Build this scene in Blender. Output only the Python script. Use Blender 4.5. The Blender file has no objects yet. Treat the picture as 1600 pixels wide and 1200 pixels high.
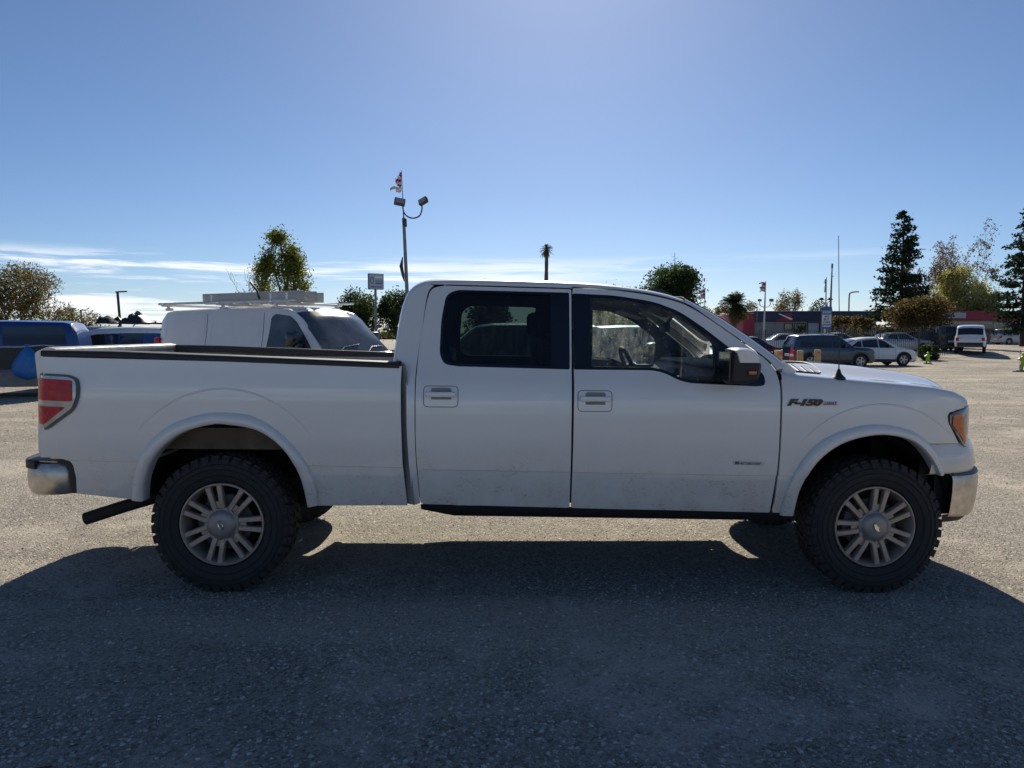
import bpy, bmesh, math, random
import numpy as np
from mathutils import Vector, Matrix

random.seed(7)
RNG = np.random.default_rng(11)
scene = bpy.context.scene
col = scene.collection
R = math.radians

# ------------------------------------------------------------------ camera
cam_d = bpy.data.cameras.new('camera')
cam = bpy.data.objects.new('camera', cam_d)
col.objects.link(cam)
cam.location = (-0.373, -4.545, 1.585)
cam.rotation_euler = (R(90) - math.atan(80 / 1200), 0, -0.0286)
cam_d.sensor_width = 36
cam_d.lens = 27.0
cam_d.clip_start = 0.05
cam_d.clip_end = 3000
scene.camera = cam

# ------------------------------------------------------------------ sky, sun, exposure
SUN_EL, SUN_AZ = 33.0, 5.5          # elevation, azimuth from +Y towards +X (degrees)
world = bpy.data.worlds.new('World')
scene.world = world
world.use_nodes = True
wt = world.node_tree
wt.nodes.clear()


def wn(t, **k):
    n = wt.nodes.new(t)
    for a, b in k.items():
        setattr(n, a, b)
    return n


sky = wn('ShaderNodeTexSky')
sky.sky_type = 'NISHITA'
sky.sun_disc = False
sky.sun_elevation = R(SUN_EL)
sky.sun_rotation = R(SUN_AZ)
sky.altitude = 50
sky.air_density = 0.75
sky.dust_density = 0.29
sky.ozone_density = 6.0
bg = wn('ShaderNodeBackground')
bg.inputs['Strength'].default_value = 0.069
wout = wn('ShaderNodeOutputWorld')
tc = wn('ShaderNodeTexCoord')
sep = wn('ShaderNodeSeparateXYZ')
wt.links.new(tc.outputs['Generated'], sep.inputs[0])
# thin streaky clouds low above the horizon
mp = wn('ShaderNodeMapping')
mp.inputs['Location'].default_value = (3.1, 0.6, 0.3)
mp.inputs['Rotation'].default_value = (0, R(-3.5), 0)
mp.inputs['Scale'].default_value = (3.0, 3.0, 52.0)
wt.links.new(tc.outputs['Generated'], mp.inputs[0])
nz = wn('ShaderNodeTexNoise')
nz.inputs['Scale'].default_value = 1.0
nz.inputs['Detail'].default_value = 9
nz.inputs['Roughness'].default_value = 0.62
nz.inputs['Distortion'].default_value = 0.35
wt.links.new(mp.outputs[0], nz.inputs['Vector'])
cr = wn('ShaderNodeMapRange', interpolation_type='SMOOTHSTEP')
cr.inputs['From Min'].default_value = 0.47
cr.inputs['From Max'].default_value = 0.60
wt.links.new(nz.outputs['Fac'], cr.inputs['Value'])
b1 = wn('ShaderNodeMapRange', interpolation_type='SMOOTHSTEP')
b1.inputs['From Min'].default_value = 0.102
b1.inputs['From Max'].default_value = 0.080
b1.inputs['To Min'].default_value = 0.0
b1.inputs['To Max'].default_value = 1.0
wt.links.new(sep.outputs['Z'], b1.inputs['Value'])
mpb = wn('ShaderNodeMapping')
mpb.inputs['Location'].default_value = (0.45, 0.2, 0.0)
mpb.inputs['Scale'].default_value = (1.0, 1.0, 2.0)
wt.links.new(tc.outputs['Generated'], mpb.inputs[0])
nz2 = wn('ShaderNodeTexNoise')
nz2.inputs['Scale'].default_value = 1.4
nz2.inputs['Detail'].default_value = 2
wt.links.new(mpb.outputs[0], nz2.inputs['Vector'])
b2 = wn('ShaderNodeMapRange', interpolation_type='SMOOTHSTEP')
b2.inputs['From Min'].default_value = 0.42
b2.inputs['From Max'].default_value = 0.53
wt.links.new(nz2.outputs['Fac'], b2.inputs['Value'])
m1 = wn('ShaderNodeMath', operation='MULTIPLY')
wt.links.new(cr.outputs[0], m1.inputs[0]); wt.links.new(b1.outputs[0], m1.inputs[1])
m2 = wn('ShaderNodeMath', operation='MULTIPLY')
wt.links.new(m1.outputs[0], m2.inputs[0]); wt.links.new(b2.outputs[0], m2.inputs[1])
m3 = wn('ShaderNodeMath', operation='MULTIPLY')
m3.inputs[1].default_value = 0.8
wt.links.new(m2.outputs[0], m3.inputs[0])
mixw = wn('ShaderNodeMix', data_type='RGBA')
mixw.inputs[7].default_value = (13.2, 13.4, 13.8, 1)
wt.links.new(m3.outputs[0], mixw.inputs[0])
wt.links.new(sky.outputs[0], mixw.inputs[6])
wt.links.new(mixw.outputs[2], bg.inputs['Color'])
wt.links.new(bg.outputs[0], wout.inputs['Surface'])

sun_d = bpy.data.lights.new('sun', 'SUN')
sun_d.energy = 5.0
sun_d.angle = R(0.53)
sun_d.color = (1.0, 0.905, 0.745)
sun = bpy.data.objects.new('sun', sun_d)
col.objects.link(sun)
_e, _a = R(SUN_EL), R(SUN_AZ)
_dir = Vector((math.sin(_a) * math.cos(_e), math.cos(_a) * math.cos(_e), math.sin(_e)))
sun.rotation_euler = _dir.to_track_quat('Z', 'Y').to_euler()
sun.location = _dir * 60

vs = scene.view_settings
vs.view_transform = 'Standard'
vs.look = 'None'
vs.gamma = 1
vs.exposure = 0.32
vs.use_curve_mapping = False
scene.render.engine = 'CYCLES'
scene.cycles.max_bounces = 8
scene.cycles.transparent_max_bounces = 24
scene.cycles.caustics_reflective = False
scene.cycles.caustics_refractive = False


# ------------------------------------------------------------------ helpers
def lerp(a, b, t):
    return a + (b - a) * t


def sstep(a, b, x):
    t = np.clip((np.asarray(x, float) - a) / (b - a), 0, 1)
    return t * t * (3 - 2 * t)


def tag(o, label=None, cat=None, group=None, kind=None):
    if label: o['label'] = label
    if cat: o['category'] = cat
    if group: o['group'] = group
    if kind: o['kind'] = kind
    return o


def empty(name, loc=(0, 0, 0), rot=(0, 0, 0)):
    o = bpy.data.objects.new(name, None)
    o.empty_display_size = 0.2
    o.location = loc
    o.rotation_euler = rot
    col.objects.link(o)
    return o


def link(name, me, parent=None):
    o = bpy.data.objects.new(name, me)
    col.objects.link(o)
    if parent is not None:
        o.parent = parent
    return o


def mesh_data(name, V, F, mat, angle=32, midx=None):
    me = bpy.data.meshes.new(name)
    me.from_pydata([tuple(map(float, v)) for v in V], [], [tuple(f) for f in F])
    mats = mat if isinstance(mat, (list, tuple)) else [mat]
    for m in mats:
        me.materials.append(m)
    if midx is not None:
        me.polygons.foreach_set('material_index', midx)
    if angle:
        me.polygons.foreach_set('use_smooth', [True] * len(me.polygons))
        me.set_sharp_from_angle(angle=R(angle))
    me.update()
    return me


def mobj(name, V, F, mat, parent=None, angle=32, midx=None):
    return link(name, mesh_data(name, V, F, mat, angle, midx), parent)


class MB:
    """collects shapes into one mesh"""

    def __init__(s):
        s.V = []; s.F = []; s.M = []

    def add(s, V, F, m=0):
        o = len(s.V)
        s.V += [tuple(v) for v in V]
        s.F += [tuple(i + o for i in f) for f in F]
        s.M += [m] * len(F)
        return s

    def box(s, a, b, m=0, bev=0.0):
        (x0, y0, z0), (x1, y1, z1) = a, b
        if bev <= 0:
            V = [(x0, y0, z0), (x1, y0, z0), (x1, y1, z0), (x0, y1, z0), (x0, y0, z1), (x1, y0, z1), (x1, y1, z1), (x0, y1, z1)]
            F = [(3, 2, 1, 0), (4, 5, 6, 7), (0, 1, 5, 4), (1, 2, 6, 5), (2, 3, 7, 6), (3, 0, 4, 7)]
            return s.add(V, F, m)
        bm = bmesh.new()
        bmesh.ops.create_cube(bm, size=1)
        for v in bm.verts:
            v.co = Vector((lerp(x0, x1, v.co.x + .5), lerp(y0, y1, v.co.y + .5), lerp(z0, z1, v.co.z + .5)))
        bmesh.ops.bevel(bm, geom=bm.edges[:], offset=bev, segments=2, profile=0.5, affect='EDGES')
        return s.bm(bm, m)

    def bm(s, bm, m=0):
        bm.verts.index_update()
        s.add([v.co.copy() for v in bm.verts], [[v.index for v in f.verts] for f in bm.faces], m)
        bm.free()
        return s

    def tube(s, pts, r, n=8, m=0, caps=True):
        pts = [Vector(p) for p in pts]
        rs = r if isinstance(r, (list, tuple)) else [r] * len(pts)
        V = []; F = []
        up = None
        for i, p in enumerate(pts):
            t = (pts[min(i + 1, len(pts) - 1)] - pts[max(i - 1, 0)]).normalized()
            if up is None:
                up = t.orthogonal().normalized()
            up = (up - t * up.dot(t)).normalized()
            w = t.cross(up)
            for k in range(n):
                a = 2 * math.pi * k / n
                V.append(p + (up * math.cos(a) + w * math.sin(a)) * rs[i])
        for i in range(len(pts) - 1):
            for k in range(n):
                F.append((i * n + k, i * n + (k + 1) % n, (i + 1) * n + (k + 1) % n, (i + 1) * n + k))
        if caps:
            F.append(tuple(range(n - 1, -1, -1)))
            F.append(tuple((len(pts) - 1) * n + k for k in range(n)))
        return s.add(V, F, m)

    def lathe(s, prof, n=32, axis='y', c=(0, 0, 0), m=0, closed=False):
        """prof: (radius, axial); revolve round axis through c"""
        V = []; F = []
        for r, a in prof:
            for k in range(n):
                t = 2 * math.pi * k / n
                if axis == 'y':
                    V.append((c[0] + r * math.cos(t), c[1] + a, c[2] + r * math.sin(t)))
                elif axis == 'z':
                    V.append((c[0] + r * math.cos(t), c[1] + r * math.sin(t), c[2] + a))
                else:
                    V.append((c[0] + a, c[1] + r * math.cos(t), c[2] + r * math.sin(t)))
        q = len(prof)
        for i in range(q if closed else q - 1):
            j = (i + 1) % q
            for k in range(n):
                F.append((i * n + k, i * n + (k + 1) % n, j * n + (k + 1) % n, j * n + k))
        return s.add(V, F, m)

    def prism(s, poly, y0, y1, m=0):
        """polygon in x,z extruded along y"""
        n = len(poly)
        V = [(x, y0, z) for x, z in poly] + [(x, y1, z) for x, z in poly]
        F = [tuple(range(n)), tuple(range(2 * n - 1, n - 1, -1))]
        F += [(i, i + n, (i + 1) % n + n, (i + 1) % n) for i in range(n)]
        return s.add(V, F, m)

    def quad(s, a, b, c, d, m=0):
        return s.add([a, b, c, d], [(0, 1, 2, 3)], m)

    def build(s, name, mat, parent=None, angle=32, fix=False):
        me = mesh_data(name, s.V, s.F, mat, None, s.M if isinstance(mat, (list, tuple)) else None)
        if fix:
            bm = bmesh.new(); bm.from_mesh(me)
            bmesh.ops.recalc_face_normals(bm, faces=bm.faces[:])
            bm.to_mesh(me); bm.free()
        if angle:
            me.polygons.foreach_set('use_smooth', [True] * len(me.polygons))
            me.set_sharp_from_angle(angle=R(angle))
        return link(name, me, parent)


def grid(P, flip=False, closed_u=False):
    """P[i][j] -> V,F"""
    n, m = len(P), len(P[0])
    V = [tuple(p) for row in P for p in row]
    F = []
    for i in range(n if closed_u else n - 1):
        for j in range(m - 1):
            a, b = i * m + j, ((i + 1) % n) * m + j
            f = (a, a + 1, b + 1, b)
            F.append(f[::-1] if flip else f)
    return V, F


def catmull(pts, n=6):
    p = np.array(pts, float)
    q = np.vstack([2 * p[0] - p[1], p, 2 * p[-1] - p[-2]])
    out = []
    for i in range(1, len(q) - 2):
        for k in range(n):
            t = k / n
            a, b, c, d = q[i - 1], q[i], q[i + 1], q[i + 2]
            out.append(.5 * ((2 * b) + (-a + c) * t + (2 * a - 5 * b + 4 * c - d) * t * t + (-a + 3 * b - 3 * c + d) * t ** 3))
    out.append(p[-1])
    return np.array(out)


def resample(pts, n):
    p = np.array(pts, float)
    d = np.r_[0, np.cumsum(np.linalg.norm(np.diff(p, axis=0), axis=1))]
    t = np.linspace(0, d[-1], n)
    return np.stack([np.interp(t, d, p[:, k]) for k in range(p.shape[1])], 1)


def rnd(poly, r, n=5):
    """round the corners of a polygon; r scalar or list"""
    out = []
    N = len(poly)
    for i in range(N):
        a, b, c = (np.array(poly[(i + k) % N], float) for k in (-1, 0, 1))
        rr = r[i] if isinstance(r, (list, tuple)) else r
        if rr <= 0:
            out.append(tuple(b)); continue
        la, lc = np.linalg.norm(a - b), np.linalg.norm(c - b)
        rr = min(rr, la * .48, lc * .48)
        p, q = b + (a - b) / la * rr, b + (c - b) / lc * rr
        for k in range(n + 1):
            t = k / n
            out.append(tuple((1 - t) ** 2 * p + 2 * t * (1 - t) * b + t * t * q))
    return out


def text_mesh(body, size, extrude=0.0, shear=0.0, align='LEFT', bold=0.0, space=1.0):
    cu = bpy.data.curves.new('lettering', 'FONT')
    cu.body = body
    cu.size = size
    cu.extrude = extrude
    cu.shear = shear
    cu.offset = bold
    cu.align_x = align
    cu.space_character = space
    cu.resolution_u = 3
    o = bpy.data.objects.new('lettering', cu)
    col.objects.link(o)
    dg = bpy.context.evaluated_depsgraph_get()
    me = bpy.data.meshes.new_from_object(o.evaluated_get(dg))
    bpy.data.objects.remove(o)
    V = [v.co.copy() for v in me.vertices]
    F = [tuple(p.vertices) for p in me.polygons]
    bpy.data.meshes.remove(me)
    return V, F


# ------------------------------------------------------------------ materials
MATS = {}


def nmat(name):
    m = bpy.data.materials.new(name)
    m.use_nodes = True
    MATS[name] = m
    return m, m.node_tree, m.node_tree.nodes['Principled BSDF']


def noise_node(nt, scale, detail=4, rough=.55, coord='Object', vscale=None):
    t = nt.nodes.new('ShaderNodeTexCoord')
    n = nt.nodes.new('ShaderNodeTexNoise')
    n.inputs['Scale'].default_value = scale
    n.inputs['Detail'].default_value = detail
    n.inputs['Roughness'].default_value = rough
    if vscale:
        mpp = nt.nodes.new('ShaderNodeMapping')
        mpp.inputs['Scale'].default_value = vscale
        nt.links.new(t.outputs[coord], mpp.inputs[0])
        nt.links.new(mpp.outputs[0], n.inputs['Vector'])
    else:
        nt.links.new(t.outputs[coord], n.inputs['Vector'])
    return n


def ramp(nt, src, stops):
    r = nt.nodes.new('ShaderNodeValToRGB')
    e = r.color_ramp.elements
    while len(e) < len(stops):
        e.new(.5)
    for k, (p, c) in enumerate(stops):
        e[k].position = p
        e[k].color = (*c, 1) if len(c) == 3 else c
    nt.links.new(src, r.inputs[0])
    return r


def simple(name, c, rough=.5, metal=0.0, coat=0.0, var=.12, scale=14, bump=0.0, spec=.5, emit=None):
    """plain paint/plastic/metal with a little mottling"""
    m, nt, b = nmat(name)
    n = noise_node(nt, scale)
    lo = [max(0, k * (1 - var)) for k in c]; hi = [min(1, k * (1 + var)) for k in c]
    r = ramp(nt, n.outputs['Fac'], [(.3, lo), (.7, hi)])
    nt.links.new(r.outputs[0], b.inputs['Base Color'])
    b.inputs['Metallic'].default_value = metal
    b.inputs['Specular IOR Level'].default_value = spec
    b.inputs['Coat Weight'].default_value = coat
    b.inputs['Coat Roughness'].default_value = .06
    rr = nt.nodes.new('ShaderNodeMapRange')
    rr.inputs['To Min'].default_value = max(.02, rough * .8)
    rr.inputs['To Max'].default_value = min(1, rough * 1.25)
    nt.links.new(n.outputs['Fac'], rr.inputs['Value'])
    nt.links.new(rr.outputs[0], b.inputs['Roughness'])
    if bump:
        bp = nt.nodes.new('ShaderNodeBump')
        bp.inputs['Strength'].default_value = bump
        bp.inputs['Distance'].default_value = .01
        nt.links.new(n.outputs['Fac'], bp.inputs['Height'])
        nt.links.new(bp.outputs[0], b.inputs['Normal'])
    return m


def glass_mat(name, tint, dirt=.0, rough=.0):
    m = bpy.data.materials.new(name)
    m.use_nodes = True
    nt = m.node_tree
    nt.nodes.clear()
    out = nt.nodes.new('ShaderNodeOutputMaterial')
    tr = nt.nodes.new('ShaderNodeBsdfTransparent')
    tr.inputs[0].default_value = (*tint, 1)
    gl = nt.nodes.new('ShaderNodeBsdfGlossy')
    gl.inputs['Roughness'].default_value = rough
    gl.inputs['Color'].default_value = (1, 1, 1, 1)
    fr = nt.nodes.new('ShaderNodeFresnel')
    fr.inputs['IOR'].default_value = 1.45
    mx = nt.nodes.new('ShaderNodeMixShader')
    nt.links.new(fr.outputs[0], mx.inputs[0])
    nt.links.new(tr.outputs[0], mx.inputs[1]); nt.links.new(gl.outputs[0], mx.inputs[2])
    last = mx
    if dirt > 0:
        df = nt.nodes.new('ShaderNodeBsdfDiffuse')
        df.inputs[0].default_value = (.5, .48, .44, 1)
        tl = nt.nodes.new('ShaderNodeBsdfTranslucent')
        tl.inputs[0].default_value = (.5, .48, .44, 1)
        ad = nt.nodes.new('ShaderNodeAddShader')
        nt.links.new(df.outputs[0], ad.inputs[0]); nt.links.new(tl.outputs[0], ad.inputs[1])
        n = noise_node(nt, 9, 8, .7, vscale=(1.6, 1.6, .35))
        n2 = noise_node(nt, 70, 3, .6)
        mr = nt.nodes.new('ShaderNodeMapRange')
        mr.inputs['From Min'].default_value = .38; mr.inputs['From Max'].default_value = .75
        mr.inputs['To Max'].default_value = dirt
        nt.links.new(n.outputs['Fac'], mr.inputs['Value'])
        mr2 = nt.nodes.new('ShaderNodeMapRange')
        mr2.inputs['From Min'].default_value = .62; mr2.inputs['From Max'].default_value = .72
        mr2.inputs['To Max'].default_value = dirt * 1.3
        nt.links.new(n2.outputs['Fac'], mr2.inputs['Value'])
        sm = nt.nodes.new('ShaderNodeMath'); sm.operation = 'ADD'
        nt.links.new(mr.outputs[0], sm.inputs[0]); nt.links.new(mr2.outputs[0], sm.inputs[1])
        m4 = nt.nodes.new('ShaderNodeMixShader')
        nt.links.new(sm.outputs[0], m4.inputs[0])
        nt.links.new(mx.outputs[0], m4.inputs[1]); nt.links.new(ad.outputs[0], m4.inputs[2])
        last = m4
    nt.links.new(last.outputs[0], out.inputs['Surface'])
    MATS[name] = m
    return m


def truck_paint(name, base, mud=1.0):
    """white clear-coated paint, road dirt that thickens low on the body"""
    m, nt, b = nmat(name)
    tcn = nt.nodes.new('ShaderNodeTexCoord')
    sp = nt.nodes.new('ShaderNodeSeparateXYZ')
    nt.links.new(tcn.outputs['Object'], sp.inputs[0])
    hgt = nt.nodes.new('ShaderNodeMapRange')
    hgt.inputs['From Min'].default_value = .98; hgt.inputs['From Max'].default_value = .5
    hgt.inputs['To Min'].default_value = 0; hgt.inputs['To Max'].default_value = 1
    nt.links.new(sp.outputs['Z'], hgt.inputs['Value'])
    n = noise_node(nt, 5.5, 9, .68)
    n2 = noise_node(nt, 85, 4, .65, vscale=(.6, 1, 1.2))
    n3 = noise_node(nt, 1.6, 3, .5)
    # film of dust
    a = nt.nodes.new('ShaderNodeMath'); a.operation = 'MULTIPLY_ADD'
    nt.links.new(n.outputs['Fac'], a.inputs[0]); a.inputs[1].default_value = .5; a.inputs[2].default_value = -.02
    a2 = nt.nodes.new('ShaderNodeMath'); a2.operation = 'MULTIPLY'; a2.use_clamp = True
    nt.links.new(a.outputs[0], a2.inputs[0]); nt.links.new(hgt.outputs[0], a2.inputs[1])
    film = nt.nodes.new('ShaderNodeMath'); film.operation = 'MULTIPLY'; film.use_clamp = True
    nt.links.new(a2.outputs[0], film.inputs[0]); film.inputs[1].default_value = 2.1 * mud
    # splashes
    s = nt.nodes.new('ShaderNodeMapRange')
    s.inputs['From Min'].default_value = .56; s.inputs['From Max'].default_value = .68
    nt.links.new(n2.outputs['Fac'], s.inputs['Value'])
    s2 = nt.nodes.new('ShaderNodeMapRange')
    s2.inputs['From Min'].default_value = .44; s2.inputs['From Max'].default_value = .62
    nt.links.new(n.outputs['Fac'], s2.inputs['Value'])
    s3 = nt.nodes.new('ShaderNodeMath'); s3.operation = 'MULTIPLY'
    nt.links.new(s.outputs[0], s3.inputs[0]); nt.links.new(s2.outputs[0], s3.inputs[1])
    s4 = nt.nodes.new('ShaderNodeMath'); s4.operation = 'MULTIPLY'
    nt.links.new(s3.outputs[0], s4.inputs[0]); nt.links.new(hgt.outputs[0], s4.inputs[1])
    s5 = nt.nodes.new('ShaderNodeMath'); s5.operation = 'MULTIPLY'; s5.use_clamp = True
    nt.links.new(s4.outputs[0], s5.inputs[0]); s5.inputs[1].default_value = .95 * mud
    r0 = ramp(nt, n3.outputs['Fac'], [(.3, [k * .95 for k in base]), (.7, base)])
    mx = nt.nodes.new('ShaderNodeMix'); mx.data_type = 'RGBA'
    mx.inputs[7].default_value = (.42, .36, .29, 1)
    nt.links.new(film.outputs[0], mx.inputs[0]); nt.links.new(r0.outputs[0], mx.inputs[6])
    mx2 = nt.nodes.new('ShaderNodeMix'); mx2.data_type = 'RGBA'
    mx2.inputs[7].default_value = (.085, .07, .055, 1)
    nt.links.new(s5.outputs[0], mx2.inputs[0]); nt.links.new(mx.outputs[2], mx2.inputs[6])
    nt.links.new(mx2.outputs[2], b.inputs['Base Color'])
    rg = nt.nodes.new('ShaderNodeMapRange')
    rg.inputs['To Min'].default_value = .32; rg.inputs['To Max'].default_value = .8
    nt.links.new(film.outputs[0], rg.inputs['Value'])
    nt.links.new(rg.outputs[0], b.inputs['Roughness'])
    ct = nt.nodes.new('ShaderNodeMapRange')
    ct.inputs['To Min'].default_value = 1.0; ct.inputs['To Max'].default_value = .05
    nt.links.new(film.outputs[0], ct.inputs['Value'])
    nt.links.new(ct.outputs[0], b.inputs['Coat Weight'])
    b.inputs['Coat Roughness'].default_value = .035
    b.inputs['Coat IOR'].default_value = 1.6
    return m


truck_paint('white_paint', (.80, .785, .76))
simple('van_white', (.74, .74, .74), .3, coat=.4, var=.04, scale=3)
simple('black_plastic', (.018, .018, .02), .55, var=.3, scale=30)
simple('black_gloss', (.006, .006, .008), .12, var=.2, coat=.4)
simple('grey_trim', (.10, .10, .105), .45, var=.1)
simple('pad_and_shade_grey', (.24, .24, .245), .5, var=.1)  # door handle pads; also darkens the cab corner in place of shade
simple('dark_grey', (.05, .05, .055), .6, var=.25, scale=8)
simple('rubber', (.022, .022, .023), .75, var=.35, scale=24, bump=.2)
simple('tread_rubber', (.028, .027, .027), .85, var=.4, scale=40, bump=.3)
simple('rim_alloy', (.43, .345, .285), .48, metal=.35, var=.18, scale=18)
simple('rim_dark', (.07, .068, .066), .6, var=.3, scale=12)
simple('cap_alloy', (.30, .28, .265), .45, metal=.5, var=.12, scale=20)
simple('chrome', (.72, .70, .66), .14, metal=1.0, var=.1, scale=12)
simple('badge_silver', (.55, .55, .57), .35, metal=.2, var=.08)
simple('chrome_dusty', (.55, .51, .45), .34, metal=.85, var=.25, scale=16)
simple('red_lens', (.46, .004, .018), .25, coat=.12, var=.3, scale=30, spec=.35)
simple('clear_lens', (.36, .36, .35), .12, coat=1.0, var=.2, scale=16, metal=.3)
simple('amber_lens', (.62, .13, .02), .16, coat=1.0, var=.2, scale=30)
simple('headlamp_lens', (.30, .31, .30), .12, coat=1.0, var=.25, scale=10, metal=.35)
simple('interior_dark', (.012, .012, .015), .7, var=.3, scale=9)
simple('interior_mid', (.075, .08, .08), .6, var=.15, scale=9)
simple('interior_light', (.26, .265, .25), .6, var=.1, scale=9)
simple('chassis', (.020, .017, .014), .85, var=.5, scale=7, bump=.3)
simple('bed_liner', (.42, .42, .41), .55, var=.15, scale=6)
simple('rust_dust', (.10, .075, .052), .85, var=.4, scale=7)
glass_mat('glass_front', (.86, .98, .95), dirt=.22)  # dust film thickened so its glow stands in for bright background light
glass_mat('glass_privacy', (.20, .26, .25), dirt=.02)
glass_mat('glass_windscreen', (.80, .90, .86), dirt=.12)
glass_mat('glass_car', (.25, .3, .3), dirt=.03)
M = MATS

# ================================================================== GROUND
TAU = 0.011


def gh(x, y):
    """height of the yard's surface"""
    x = np.asarray(x, float); y = np.asarray(y, float)
    tilt = -math.tan(TAU) * np.clip(x, -7, 7) * np.exp(-(np.clip(y - 1, 0, None) / 14) ** 2)
    a = -0.28 * sstep(14, 36, y) + .55 * sstep(39, 52, y) * sstep(24, 31, x) + .40 * sstep(46, 60, y) * (1 - sstep(24, 31, x))
    return tilt + a * sstep(2, 11, x)


def G(x, y):
    return float(gh(x, y))


m, nt, b = nmat('gravel_ground')
tcn = nt.nodes.new('ShaderNodeTexCoord')
vor = nt.nodes.new('ShaderNodeTexVoronoi'); vor.inputs['Scale'].default_value = 62
vor2 = nt.nodes.new('ShaderNodeTexVoronoi'); vor2.inputs['Scale'].default_value = 25
for v_ in (vor, vor2):
    nt.links.new(tcn.outputs['Object'], v_.inputs['Vector'])
big = noise_node(nt, .42, 5, .6)
mid = noise_node(nt, 2.6, 6, .65)
fine = noise_node(nt, 130, 4, .7)
far = noise_node(nt, .5, 6, .6, vscale=(.12, .9, 1))
stone = ramp(nt, vor.outputs['Color'], [(.0, (.19, .172, .147)), (.45, (.44, .40, .34)), (.85, (.57, .52, .445)), (1, (.66, .61, .53))])
dirtc = ramp(nt, fine.outputs['Fac'], [(.25, (.37, .33, .27)), (.75, (.58, .525, .435))])
sel = nt.nodes.new('ShaderNodeMath'); sel.operation = 'MULTIPLY_ADD'
nt.links.new(mid.outputs['Fac'], sel.inputs[0]); sel.inputs[1].default_value = .9
bm_ = nt.nodes.new('ShaderNodeMath'); bm_.operation = 'MULTIPLY_ADD'
nt.links.new(big.outputs['Fac'], bm_.inputs[0]); bm_.inputs[1].default_value = 1.6; bm_.inputs[2].default_value = -.80
nt.links.new(bm_.outputs[0], sel.inputs[2])
sr = nt.nodes.new('ShaderNodeMapRange'); sr.interpolation_type = 'SMOOTHSTEP'
sr.inputs['From Min'].default_value = .42; sr.inputs['From Max'].default_value = .78
nt.links.new(sel.outputs[0], sr.inputs['Value'])
mx = nt.nodes.new('ShaderNodeMix'); mx.data_type = 'RGBA'
nt.links.new(sr.outputs[0], mx.inputs[0])
nt.links.new(stone.outputs[0], mx.inputs[6]); nt.links.new(dirtc.outputs[0], mx.inputs[7])
lane = noise_node(nt, .9, 5, .6, vscale=(.10, 1.1, 1))
lane.id_data.nodes[lane.inputs['Vector'].links[0].from_node.name].inputs['Rotation'].default_value = (0, 0, R(24))
lr = nt.nodes.new('ShaderNodeMapRange'); lr.interpolation_type = 'SMOOTHSTEP'
lr.inputs['From Min'].default_value = .50; lr.inputs['From Max'].default_value = .62; lr.inputs['To Max'].default_value = .55
nt.links.new(lane.outputs['Fac'], lr.inputs['Value'])
lmx = nt.nodes.new('ShaderNodeMath'); lmx.operation = 'MAXIMUM'
nt.links.new(lr.outputs[0], lmx.inputs[0]); nt.links.new(sr.outputs[0], lmx.inputs[1])
nt.links.new(lmx.outputs[0], mx.inputs[0])
tint = ramp(nt, far.outputs['Fac'], [(.3, (.72, .73, .76)), (.5, (.98, .98, .98)), (.7, (1.0, .985, .95))])
mul = nt.nodes.new('ShaderNodeMix'); mul.data_type = 'RGBA'; mul.blend_type = 'MULTIPLY'
mul.inputs[0].default_value = 1
nt.links.new(mx.outputs[2], mul.inputs[6]); nt.links.new(tint.outputs[0], mul.inputs[7])
nt.links.new(mul.outputs[2], b.inputs['Base Color'])
b.inputs['Roughness'].default_value = .92
b.inputs['Specular IOR Level'].default_value = .2
hs = nt.nodes.new('ShaderNodeMath'); hs.operation = 'MULTIPLY_ADD'
nt.links.new(vor.outputs['Distance'], hs.inputs[0]); hs.inputs[1].default_value = -1.0
nt.links.new(fine.outputs['Fac'], hs.inputs[2])
inv = nt.nodes.new('ShaderNodeMapRange')
inv.inputs['To Min'].default_value = 1; inv.inputs['To Max'].default_value = .35
nt.links.new(lmx.outputs[0], inv.inputs['Value'])
bp = nt.nodes.new('ShaderNodeBump'); bp.inputs['Distance'].default_value = .024
nt.links.new(inv.outputs[0], bp.inputs['Strength'])
nt.links.new(hs.outputs[0], bp.inputs['Height'])
bp2 = nt.nodes.new('ShaderNodeBump'); bp2.inputs['Distance'].default_value = .05; bp2.inputs['Strength'].default_value = .5
nt.links.new(mid.outputs['Fac'], bp2.inputs['Height']); nt.links.new(bp.outputs[0], bp2.inputs['Normal'])
nt.links.new(bp2.outputs[0], b.inputs['Normal'])

gx = np.r_[np.linspace(-900, -80, 12), np.linspace(-70, 90, 107), np.linspace(100, 1000, 12)]
gy = np.r_[np.linspace(-300, -24, 8), np.linspace(-20, 110, 87), np.linspace(125, 1500, 14)]
XX, YY = np.meshgrid(gx, gy, indexing='ij')
ZZ = gh(XX, YY)
V, F = grid(np.stack([XX, YY, ZZ], -1).tolist(), flip=True)
o = mobj('ground', V, F, M['gravel_ground'], angle=60)
tag(o, 'pale gravel and packed dirt yard surface', kind='structure')


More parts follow.
